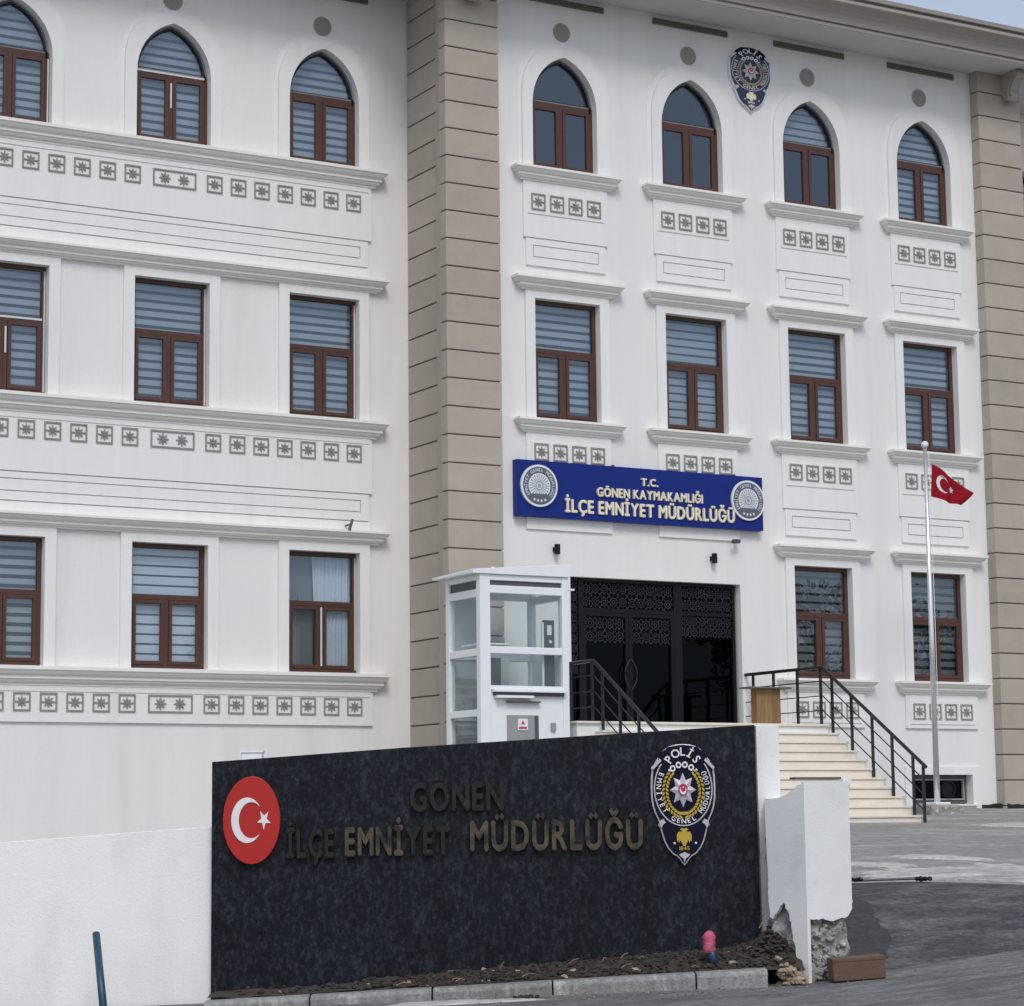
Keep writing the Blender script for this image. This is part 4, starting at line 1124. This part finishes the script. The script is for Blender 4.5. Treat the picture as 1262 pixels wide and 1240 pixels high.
# ------------------------------------------------------------------ boundary wall, name wall, pier (all in the street frame)
def uv_empty(name, u, v, z, label, cat, group=None):
    return empty(name, UV(u, v, z), YAW, label, cat, group)
BW = uv_empty('boundary_wall', -2.4, 19.1, -1.6, 'low white plastered boundary wall running up to the black name wall', 'wall')
mb = MB(); mb.prism([(-10.0, -1.0), (-0.005, -1.0), (-0.005, 1.436), (-10.0, 0.80)], 0.0, 0.30); mb.build('wall_body', M['boundary'], BW, bevel=0.012)

NWu, NWv, NWz = -2.4, 19.0, -1.6
NW = uv_empty('name_wall', NWu, NWv, NWz, 'black granite name wall with dark bronze letters behind the soil bed', 'sign wall')
mb = MB(); mb.prism([(0.0, -0.4), (4.375, -0.4), (4.358, 2.196), (2.857, 2.115), (1.55, 2.046), (0.0, 1.948)], 0.0, 0.035); mb.build('granite_slab', M['granite'], NW, bevel=0.004)
mb = MB(); mb.prism([(0.012, -0.4), (4.392, -0.4), (4.372, 2.188), (0.012, 1.942)], 0.036, 0.075); mb.build('mortar_bed', M['mortar'], NW)
mb = MB(); mb.prism([(0.012, -0.4), (4.56, -0.4), (4.56, 2.198), (4.38, 2.196), (0.012, 1.946)], 0.076, 0.36); mb.build('wall_body', M['plaster'], NW, bevel=0.008)
zz = lambda z: z - NWz
uu = lambda u: u - NWu
def bz(i): return M['bronze']
def bdk(i): return M['bronzedark']
def wall_line(txt, u0, u1, z, cap, ms):
    lay, L_ = text_layout(txt, 0.048, 0.11); sx = (u1-u0)/L_; sz = cap/0.70
    for i, (ch, x) in enumerate(lay):
        mb = MB(); glyph_at(mb, ch, 0, 0, -0.055, 0.040, sx, sz, off=0.048)
        for q in (0.2, 0.5): mb.tube([(0.04, -0.016, q*sz), (0.04, 0.0, q*sz)], 0.006, 6)
        mb.build('letter', ms(i), NW, (uu(u0) + x*sx, 0, zz(z)))
wall_line('GÖNEN', -0.814, -0.065, -0.055, 0.215, bdk)
wall_line('İLÇE', -1.80, -1.417, -0.413, 0.215, bdk)
wall_line('EMNİYET', -1.333, -0.493, -0.402, 0.215, lambda i: M['bronze'] if i in (0, 1, 2, 3) else M['bronzedark'])
wall_line('MÜDÜRLÜĞÜ', -0.335, 1.042, -0.375, 0.228, bz)
# red crescent plate
FD = uv_empty('flag_plate', -2.076, 18.998, -0.466, 'oval red plate with white crescent and star on the black name wall', 'plaque')
mb = MB(); mb.prism(ellipse(0, 0.347, 0.228, 0.347, 48), -0.05, -0.004); mb.build('red_plate', M['red'], FD, bevel=0.006)
mb = MB(); mb.prism(crescent_poly(-0.035, 0.347, 0.180, 0.048, 0.143, 0.70, 1.0, 26), -0.056, -0.0495); mb.build('crescent', M['pale'], FD)
mb = MB(); mb.prism(star_poly(0.100, 0.350, 0.078, 0.030, 5, math.pi+0.28, 0.72, 1.05), -0.056, -0.0495); mb.build('star', M['pale'], FD)
crest(UV(1.370, 18.998, -0.516), YAW, 0.512, 0.956, 'navy and gold police crest on the black granite name wall')

# pier: plastered end post, broken at the foot
PR = uv_empty('wall_pier', 2.25, 18.5, -1.45, 'white plastered wall pier broken open at its foot, beside the black name wall', 'pier')
pu = lambda u: u - 2.25
pv = lambda v: v - 18.5
pz = lambda z: z + 1.45
A_, B_, C_ = (1.992, 18.74), (2.262, 18.38), (2.645, 18.62)
AB = Vector((B_[0]-A_[0], B_[1]-A_[1])); nAB = Vector((AB.y, -AB.x)).normalized()
BC = Vector((C_[0]-B_[0], C_[1]-B_[1]))
if nAB.x > 0: nAB = -nAB
nBC = Vector((BC.y, -BC.x)).normalized()
if nBC.y > 0: nBC = -nBC
D_ = (2.47, 19.34); E_ = (2.02, 19.34)
# rough core
import mathutils
bm = bmesh.new()
core = [(2.035, 18.755), (2.262, 18.445), (2.605, 18.66), (2.50, 19.30), (2.07, 19.30)]
zl = [-0.35 + 0.0, 0.0]
zs = [-0.35 + 1.55*i/22 for i in range(23)]
nseg = 12; ringV = []
for z in zs:
    row = []
    for i in range(5):
        a, b = Vector(core[i]), Vector(core[(i+1) % 5])
        for k in range(nseg):
            p = a.lerp(b, k/nseg); row.append((pu(p.x), pv(p.y), z))
    ringV.append(row)
def rough(p, amp):
    n3 = mathutils.noise.noise_vector(Vector(p)*7.0) * amp + mathutils.noise.noise_vector(Vector(p)*19.0) * amp*0.6
    return (p[0]+n3.x, p[1]+n3.y, p[2]+n3.z*0.5)
mb = MB(); k = len(ringV[0]); V = []
for r_ in ringV: V += [rough(p, 0.045) for p in r_]
F = [(i*k+j, i*k+(j+1)%k, (i+1)*k+(j+1)%k, (i+1)*k+j) for i in range(len(zs)-1) for j in range(k)]
F.append(tuple(range((len(zs)-1)*k, len(zs)*k)))
mb.add(V, F); mb.build('broken_core', M['rubble'], PR)
# plaster skins as thick sheets on the two street faces and the rear
def skin(P0, P1, nrm, outline, th=0.032, name='plaster_skin'):
    """outline in (fraction along P0-P1, z); sheet offset outwards from the core"""
    rr = random.Random(int(abs(P0[0]*1000))); L0 = math.hypot(P1[0]-P0[0], P1[1]-P0[1]); oo = []
    for k, (f, z) in enumerate(outline):
        f2, z2 = outline[(k+1) % len(outline)]; oo.append((f, z))
        ln = math.hypot((f2-f)*L0, z2-z)
        if min(z, z2) < -0.7 and not (f == f2 == 1.0) and not (f == f2 == 0.0):
            m_ = max(1, int(ln/0.02))
            for q in range(1, m_):
                t = q/m_; oo.append((f+(f2-f)*t + rr.uniform(-0.009, 0.009)/L0, z+(z2-z)*t + rr.uniform(-0.009, 0.009)))
    outline = oo
    d = Vector((P1[0]-P0[0], P1[1]-P0[1]))
    def pt(f, z, o): return (pu(P0[0]+d.x*f+nrm.x*o), pv(P0[1]+d.y*f+nrm.y*o), pz(z))
    n = len(outline)
    tr = geometry.tessellate_polygon([[Vector((f, z, 0)) for f, z in outline]])
    V = [pt(f, z, 0.0) for f, z in outline] + [pt(f, z, -th) for f, z in outline]
    mb = MB(); mb.add(V, [tuple(t) for t in tr] + [tuple(i+n for i in t[::-1]) for t in tr] + [(i, (i+1)%n, (i+1)%n+n, i+n) for i in range(n)])
    return mb.build(name, M['plaster'], PR)
skin(A_, B_, nAB, [(0.0, 0.005), (0.15, 0.0), (0.38, 0.008), (0.55, 0.028), (0.70, 0.062), (0.84, 0.098), (1.0, 0.124), (1.0, -1.44), (0.86, -1.47), (0.75, -1.36), (0.70, -1.20), (0.62, -1.02), (0.52, -0.86), (0.42, -0.80), (0.30, -0.86), (0.14, -0.93), (0.06, -0.90), (0.04, -0.5)])
edge = [(1.0, -0.78), (0.985, -0.86), (0.92, -0.90), (0.82, -0.925), (0.70, -0.93), (0.58, -0.945), (0.45, -0.935), (0.30, -0.925), (0.15, -0.93), (0.0, -0.925)]
skin(B_, C_, nBC, [(0.0, 0.124), (1.0, 0.140)] + edge)
bk = Vector((D_[0]-C_[0], D_[1]-C_[1])); nR = Vector((bk.y, -bk.x)).normalized()
if nR.x < 0: nR = -nR
skin(C_, D_, nR, [(0.0, 0.140), (1.0, 0.10), (1.0, -0.95), (0.55, -0.85), (0.1, -0.84), (0.0, -0.78)])
tp = [(0.0, 0.0), (0.15, -0.004), (0.38, 0.004), (0.55, 0.024), (0.70, 0.058), (0.84, 0.094), (0.96, 0.118)]
mb = MB(); front = [(A_[0]+(B_[0]-A_[0])*f-nAB.x*0.02, A_[1]+(B_[1]-A_[1])*f-nAB.y*0.02, z) for f, z in tp] + [(B_[0]+0.015, B_[1]+0.04, 0.118), (C_[0]-0.035, C_[1]+0.02, 0.134)]
back = [(E_[0]+0.03+(D_[0]-E_[0]-0.06)*k/8, 19.32, q[2]-0.01) for k, q in enumerate(front)]
n = len(front)
V = [(pu(a), pv(b), pz(z)) for a, b, z in front] + [(pu(a), pv(b), pz(z)) for a, b, z in back] + [(pu(a), pv(b), pz(-0.7)) for a, b, z in front] + [(pu(a), pv(b), pz(-0.7)) for a, b, z in back]
F = [(i, i+1, n+i+1, n+i) for i in range(n-1)] + [(2*n+i, 2*n+i+1, i+1, i) for i in range(n-1)] + [(n+i, n+i+1, 3*n+i+1, 3*n+i) for i in range(n-1)] + [(0, n, 3*n, 2*n), (n-1, 3*n-1, 4*n-1, 2*n-1)]
mb.add(V, F); mb.build('pier_top', M['plaster'], PR)
mb = MB(); mb.extrude([(pu(x), pv(y)) for x, y in ((2.185, 18.64), (2.22, 18.56), (2.60, 18.70), (2.56, 18.84))], pz(0.150), pz(0.166)); mb.build('cap_sheet', M['dgrey'], PR)
mb = MB(); mb.tube([(pu(2.63), pv(18.66), pz(0.06)), (pu(2.63), pv(18.66), pz(0.155))], 0.028, 12); mb.tube([(pu(2.635), pv(18.62), pz(0.135)), (pu(2.64), pv(18.66), pz(0.135))], 0.035, 12); mb.build('conduit_stub', M['pale'], PR)

# ------------------------------------------------------------------ kerb, soil bed, clods
KB = uv_empty('kerb', -2.4, 18.2, -1.6, None, None); KB['kind'] = 'structure'
def kz(u): return zline(u)
ks = [-2.36, -1.55, -0.62, 0.295, 1.385, 1.935]
for i in range(len(ks)-1):
    a, b = ks[i]+0.006, ks[i+1]-0.006
    da, db = kz(a)+1.6, kz(b)+1.6
    h = 0.135 if a > -1.2 else 0.10
    ha, hb = 0.100+0.014*a, 0.100+0.014*b
    mb = MB(); x0, x1 = a+2.4, b+2.4
    V = []
    for x, d, hh in ((x0, da, ha), (x1, db, hb)):
        V += [(x, 0.0, d-0.25), (x, 0.0, d+hh-0.03), (x, 0.028, d+hh), (x, 0.17, d+hh+0.004), (x, 0.17, d-0.25)]
    mb.add(V, [(0,1,2,3,4), (9,8,7,6,5)] + [(k, k+5, (k+1)%5+5, (k+1)%5) for k in range(5)])
    mb.build('kerb_stone', M['kerb'], KB, bevel=0.008)
# bed surface rising to the pier
def zbed(u, v):
    t = (u+2.4)/4.5
    base = zline(u) + 0.082 + 0.035*t
    back = base + 0.01 + 0.125*max(0, (u+1.6)/3.6)**1.0
    if u > 1.80: back += 0.12*min(1, (u-1.80)/0.25)
    s = min(1, max(0, (v-18.36)/0.5))
    return base*(1-s)+back*s + 0.02*mathutils.noise.noise(Vector((u*5, v*5, 0)))
mb = MB(); nu, nv = 90, 14
V = [UV(-2.36+4.58*i/nu, 18.35+0.66*j/nv, zbed(-2.36+4.58*i/nu, 18.35+0.66*j/nv)) for i in range(nu+1) for j in range(nv+1)]
mb.add(V, [(i*(nv+1)+j, (i+1)*(nv+1)+j, (i+1)*(nv+1)+j+1, i*(nv+1)+j+1) for i in range(nu) for j in range(nv)])
tag(mb.build('soil_bed', M['soil'], smooth=True, fix=False), kind='structure')
def clump(mb, c, r, seed, mi=0, sq=0.7):
    bm = bmesh.new(); bmesh.ops.create_icosphere(bm, subdivisions=1, radius=1.0)
    rr = random.Random(seed); ax = [r*rr.uniform(0.7, 1.35), r*rr.uniform(0.6, 1.1), r*rr.uniform(0.5, 0.95)*sq]
    rot = Matrix.Rotation(rr.uniform(0, 6.28), 3, 'Z') @ Matrix.Rotation(rr.uniform(-0.6, 0.6), 3, 'X')
    V = []
    for v in bm.verts:
        k = 1 + rr.uniform(-0.28, 0.28); p = rot @ Vector((v.co.x*ax[0]*k, v.co.y*ax[1]*k, v.co.z*ax[2]*k)); V.append((c[0]+p.x, c[1]+p.y, c[2]+p.z))
    bm.verts.ensure_lookup_table()
    mb.add(V, [[v.index for v in f.verts] for f in bm.faces], mi); bm.free()
mb = MB(); rr = random.Random(3)
for i in range(1900):
    u = -2.2 + 4.35*rr.random()**0.6; v = 18.40 + 0.58*rr.random()
    if u < -1.2 and rr.random() < 0.6: continue
    r = rr.choice((0.012, 0.018, 0.026, 0.036)) * (1.0 + 0.5*max(0, (u-1.6)))
    clump(mb, UV(u, v, zbed(u, v) + r*0.3), r, i, 1 if rr.random() < 0.012 else 0)
for i in range(260):    # heap against the pier
    q = abs(rr.gauss(0, 1)); a = rr.uniform(0, 6.283)
    u = 2.0 + 0.10*q*math.cos(a); v = 18.62 + 0.09*q*math.sin(a)
    if u > 2.16: continue
    clump(mb, UV(u, v, zbed(min(u, 2.2), v) + max(0, 0.17-0.11*q)*rr.random()**0.4), rr.choice((0.012, 0.018, 0.026, 0.034)), 5000+i, 0, 0.6)
for i in range(150):    # straw and roots in the soil
    u = rr.uniform(-0.9, 2.12); v = rr.uniform(18.42, 18.9); z = zbed(u, v) + 0.02 + (0.2*rr.random() if u > 1.9 else 0)
    a = rr.uniform(-0.7, 0.7); L = rr.uniform(0.03, 0.11); p = UV(u, v, z); d = RT*math.cos(a)*L + FW*math.sin(a)*L*0.5 + Vector((0, 0, rr.uniform(-0.02, 0.05)))
    mb.tube([p, p + d*0.5 + Vector((0, 0, 0.012)), p + d], 0.003, 4, 1 if i % 8 == 0 else 0)
tag(mb.build('soil_clods', [M['clod'], M['stone2']]), kind='stuff')
mb = MB()       # chunks standing out of the broken foot
for i in range(90):
    f = rr.uniform(0.04, 0.92); z = -0.93 - 0.46*rr.random()**0.9
    x = B_[0]+(C_[0]-B_[0])*f; y = B_[1]+(C_[1]-B_[1])*f
    p = UV(x - nBC.x*0.05, y - nBC.y*0.05, z); clump(mb, p, rr.choice((0.014, 0.02, 0.03, 0.042)), 15000+i, 0, 0.9)
tag(mb.build('pier_rubble', M['rubble']), kind='stuff')
mb = MB()       # loose stones at the kerb end
for i in range(70):
    u = 2.03 + 0.17*rr.random(); v = 18.25 + 0.22*rr.random()
    clump(mb, UV(u, v, zline(u) + 0.20*rr.random()*(2.25-u)/0.2), rr.uniform(0.02, 0.045), 9000+i, 0, 0.9)
tag(mb.build('loose_rubble', M['stone2']), kind='stuff')
mb = MB()       # grit and twigs on the road edge
for i in range(420):
    u = rr.uniform(-2.3, 4.5); v = rr.uniform(17.6, 18.2) if u < 2.2 else rr.uniform(17.6, v0(u)+1.5)
    z = zroad(u, v) if v <= v0(u) else zramp(u, v)
    clump(mb, UV(u, v, z+0.004), rr.uniform(0.004, 0.012), 12000+i, 0)
tag(mb.build('road_grit', M['kerb']), kind='stuff')

# white spilled cement by the kerb and along the yard edge
def patch(name, pts, zf, m, lift=0.006):
    n = len(pts); cu, cv = sum(p[0] for p in pts)/n, sum(p[1] for p in pts)/n; K = 9
    V = [UV(cu, cv, zf(cu, cv)+lift)]
    for k in range(1, K+1):
        for u, v in pts:
            a, b = cu+(u-cu)*k/K, cv+(v-cv)*k/K; V.append(UV(a, b, zf(a, b)+(lift if k < K else 0.002)))
    F = [(0, 1+i, 1+(i+1)%n) for i in range(n)]
    for k in range(K-1): F += [(1+k*n+i, 1+(k+1)*n+i, 1+(k+1)*n+(i+1)%n, 1+k*n+(i+1)%n) for i in range(n)]
    mb = MB(); mb.add(V, F)
    return tag(mb.build(name, m, smooth=True), kind='structure')
def blob(cu, cv, a, b, seed, n=110):
    rr = random.Random(seed); P = []
    for i in range(n):
        t = 2*math.pi*i/n; k = 1 + 0.18*math.sin(3*t+seed) + 0.12*math.sin(7*t+2*seed) + 0.07*math.sin(19*t+seed) + rr.uniform(-0.10, 0.10)
        P.append((cu+a*k*math.cos(t), cv+b*k*math.sin(t)))
    return P
patch('cement_spill', blob(-0.42, 17.92, 0.52, 0.16, 2), lambda u, v: zroad(u, v), M['sand'], 0.012)
ysurf = lambda u, v: zyuv(u, v)
for k, (cu, cv, a, b, sd_) in enumerate(((4.2, 23.75, 0.70, 0.60, 3), (5.2, 24.15, 0.90, 0.95, 4), (6.7, 24.4, 1.2, 1.05, 6), (3.75, 24.6, 0.35, 0.22, 7), (4.6, 25.7, 0.5, 0.20, 9), (7.3, 26.2, 0.6, 0.25, 11))):
    patch('sand_streak', blob(cu, cv, a, b, sd_), ysurf, M['sand'], 0.010 + 0.0035*k)
patch('sand_streak', blob(7.5, 31.6, 1.1, 0.9, 5), ysurf, M['sand'], 0.012)
# ------------------------------------------------------------------ small things on the ground
PK = uv_empty('capped_pipe', 1.53, 18.52, zbed(1.53, 18.52)-0.02, 'short blue pipe stub with a pink wrapped cap standing in the soil', 'pipe')
mb = MB(); mb.tube([(0.022, 0, 0.0), (-0.004, 0, 0.16)], 0.034, 12); mb.build('pipe_stub', M['bluepipe'], PK, smooth=True)
mb = MB(); rr = random.Random(4); prof = [(0.042, 0.115), (0.050, 0.14), (0.045, 0.165), (0.050, 0.19), (0.047, 0.215), (0.050, 0.235), (0.040, 0.262), (0.022, 0.28), (0.002, 0.284)]
V = []; n = 14
for r_, z in prof:
    for k in range(n): q = r_*(1+rr.uniform(-0.2, 0.2)); V.append((-0.014+q*math.cos(6.283*k/n), q*math.sin(6.283*k/n), z))
mb.add(V, [(i*n+k, i*n+(k+1)%n, (i+1)*n+(k+1)%n, (i+1)*n+k) for i in range(len(prof)-1) for k in range(n)]); mb.build('cap', M['pink'], PK, smooth=True)

zz0 = zline(-3.1)
mb = MB(); mb.tube([(-0.03, 0.5, -zz0-0.985+zz0-(-0.985)+(-0.985-zz0)), (0.125, 0, 0.0)], 0.030, 12)
BP = tag(mb.build('leaning_pipe', M['bluepipe'], None, UV(-3.23, 18.2, zz0), smooth=True), 'dark blue pipe leaning against the white boundary wall', 'pipe'); BP.rotation_euler = (0, 0, YAW)
mb = MB(); mb.tube([(-0.045, 0.12, 0.20), (-0.085, 0, 0.0)], 0.030, 12)
BP2 = tag(mb.build('dark_post', M['dgrey'], None, UV(-3.93, 18.2, zz0), smooth=True), 'stub of a dark post at the foot of the boundary wall', 'post'); BP2.rotation_euler = (0, 0, YAW)

BR = uv_empty('clay_block', 2.62, 18.30, zline(2.62)-0.0, 'brown hollow clay block lying on the asphalt beside the broken pier', 'block')
BR.rotation_euler = (0, R(-3.0), YAW+0.12)
mb = MB(); mb.box(-0.205, 0.205, -0.09, 0.09, 0.0, 0.175); mb.build('block_body', M['block'], BR, bevel=0.01)
for k in range(2):
    for q in range(2):
        mb = MB(); mb.box(0.2052, 0.2075, -0.075+0.08*q, -0.01+0.08*q, 0.02+0.075*k, 0.075+0.075*k); mb.build('cell', M['dgrey'], BR)
mb = MB(); mb.box(-0.20, 0.20, -0.0935, -0.0905, 0.145, 0.158); mb.build('rib', M['block'], BR)

GT = uv_empty('ground_rail', 3.62, 23.0, zyuv(3.62, 23.0), 'thin metal bar between two black stops at the yard edge', 'rail')
mb = MB(); mb.tube([(-0.34, -0.04, 0.02), (0.34, -0.04, 0.035)], 0.013, 8); mb.build('bar', M['dgrey'], GT)
for x in (-0.34, 0.33):
    mb = MB()
    for i in range(4): clump(mb, (x+0.04*(i-1.5), -0.05, 0.028), 0.036, 77+i+int(x*100), 0, 0.8)
    mb.build('stop', M['black'], GT)
mb = MB()
for i in range(5): clump(mb, (0.04*(i-2), 0.01*(i % 2), 0.016), 0.03, 300+i, 0, 0.6)
CL = tag(mb.build('rag', M['cloth'], None, UV(0.09, 18.02, zroad(0.09, 18.02))), 'dark crumpled rag on the road against the kerb', 'rag'); CL.rotation_euler = (0, 0, YAW)
UB = uv_empty('utility_box', -2.25, 20.6, zyuv(-2.25, 20.6), 'pale meter box peeking over the black name wall', 'box')
zt_ = 0.465 - zyuv(-2.25, 20.6)
mb = MB(); mb.box(-0.09, 0.09, -0.08, 0.08, 0.0, zt_); mb.build('cabinet', M['white'], UB, bevel=0.008)
mb = MB(); mb.box(-0.10, 0.10, -0.09, 0.09, zt_+0.001, zt_+0.02); mb.build('lid', M['white'], UB)

M['bark'] = mat('bark', (0.07, 0.055, 0.042), 0.95, 0.3, 8)
M['leaf'] = mat('tree_leaf', (0.045, 0.075, 0.025), 0.7, 0.35, 2.5)
def unseen_tree(x, y, h, seed, label):  # unseen trees; all but the first added to darken ground-floor window reflections
    rr = random.Random(seed); z0 = -2.6
    o = empty('street_tree', (x, y, z0), 0, label, 'tree', 'trees across the road from the building')
    mb = MB(); mb.tube([(0, 0, -0.8), (0.1, 0, h*0.25), (0.0, 0.1, h*0.6)], [0.24, 0.18, 0.06], 8)
    for k in range(6):
        a = k*1.05+rr.random(); mb.tube([(0.05, 0, h*(0.24+0.05*k)), (1.1*math.cos(a), 1.1*math.sin(a), h*(0.40+0.06*k)), (2.1*math.cos(a), 2.1*math.sin(a), h*(0.5+0.06*k))], [0.10, 0.06, 0.02], 5)
    mb.build('trunk', M['bark'], o)
    mb = MB()
    hubs = [(rr.gauss(0, 1.5), rr.gauss(0, 1.5), h*rr.uniform(0.38, 0.95), rr.uniform(0.6, 1.2)) for _ in range(34)]
    for i in range(3600):
        cx_, cy_, cz_, r_ = rr.choice(hubs); d = Vector((rr.gauss(0, 1), rr.gauss(0, 1), rr.gauss(0, 0.8))); d = d.normalized()*r_*rr.random()**0.4
        n_ = Vector((rr.gauss(0, 1), rr.gauss(0, 1), rr.gauss(0, 1))).normalized(); a = n_.orthogonal().normalized()*rr.uniform(0.10, 0.2); b_ = n_.cross(a)*0.6
        c = Vector((cx_, cy_, cz_)) + d
        mb.add([c-a, c-b_, c+a, c+b_], [(0, 1, 2, 3)])
    mb.build('crown', M['leaf'], o, fix=False)
unseen_tree(24.0, -58.0, 12.0, 1, 'leafy tree across the road, mirrored in the wing window beside the tan pilaster')
unseen_tree(46.5, -57.0, 13.5, 2, 'leafy tree across the road, mirrored in the window beside the stair railing')
unseen_tree(52.0, -60.0, 14.0, 4, 'taller leafy tree across the road between two others')
unseen_tree(57.5, -58.0, 13.0, 3, 'leafy tree across the road, mirrored in the window behind the flagpole')

for b in list(bpy.data.objects):
    if b.type == 'EMPTY': b.empty_display_size = 0.1
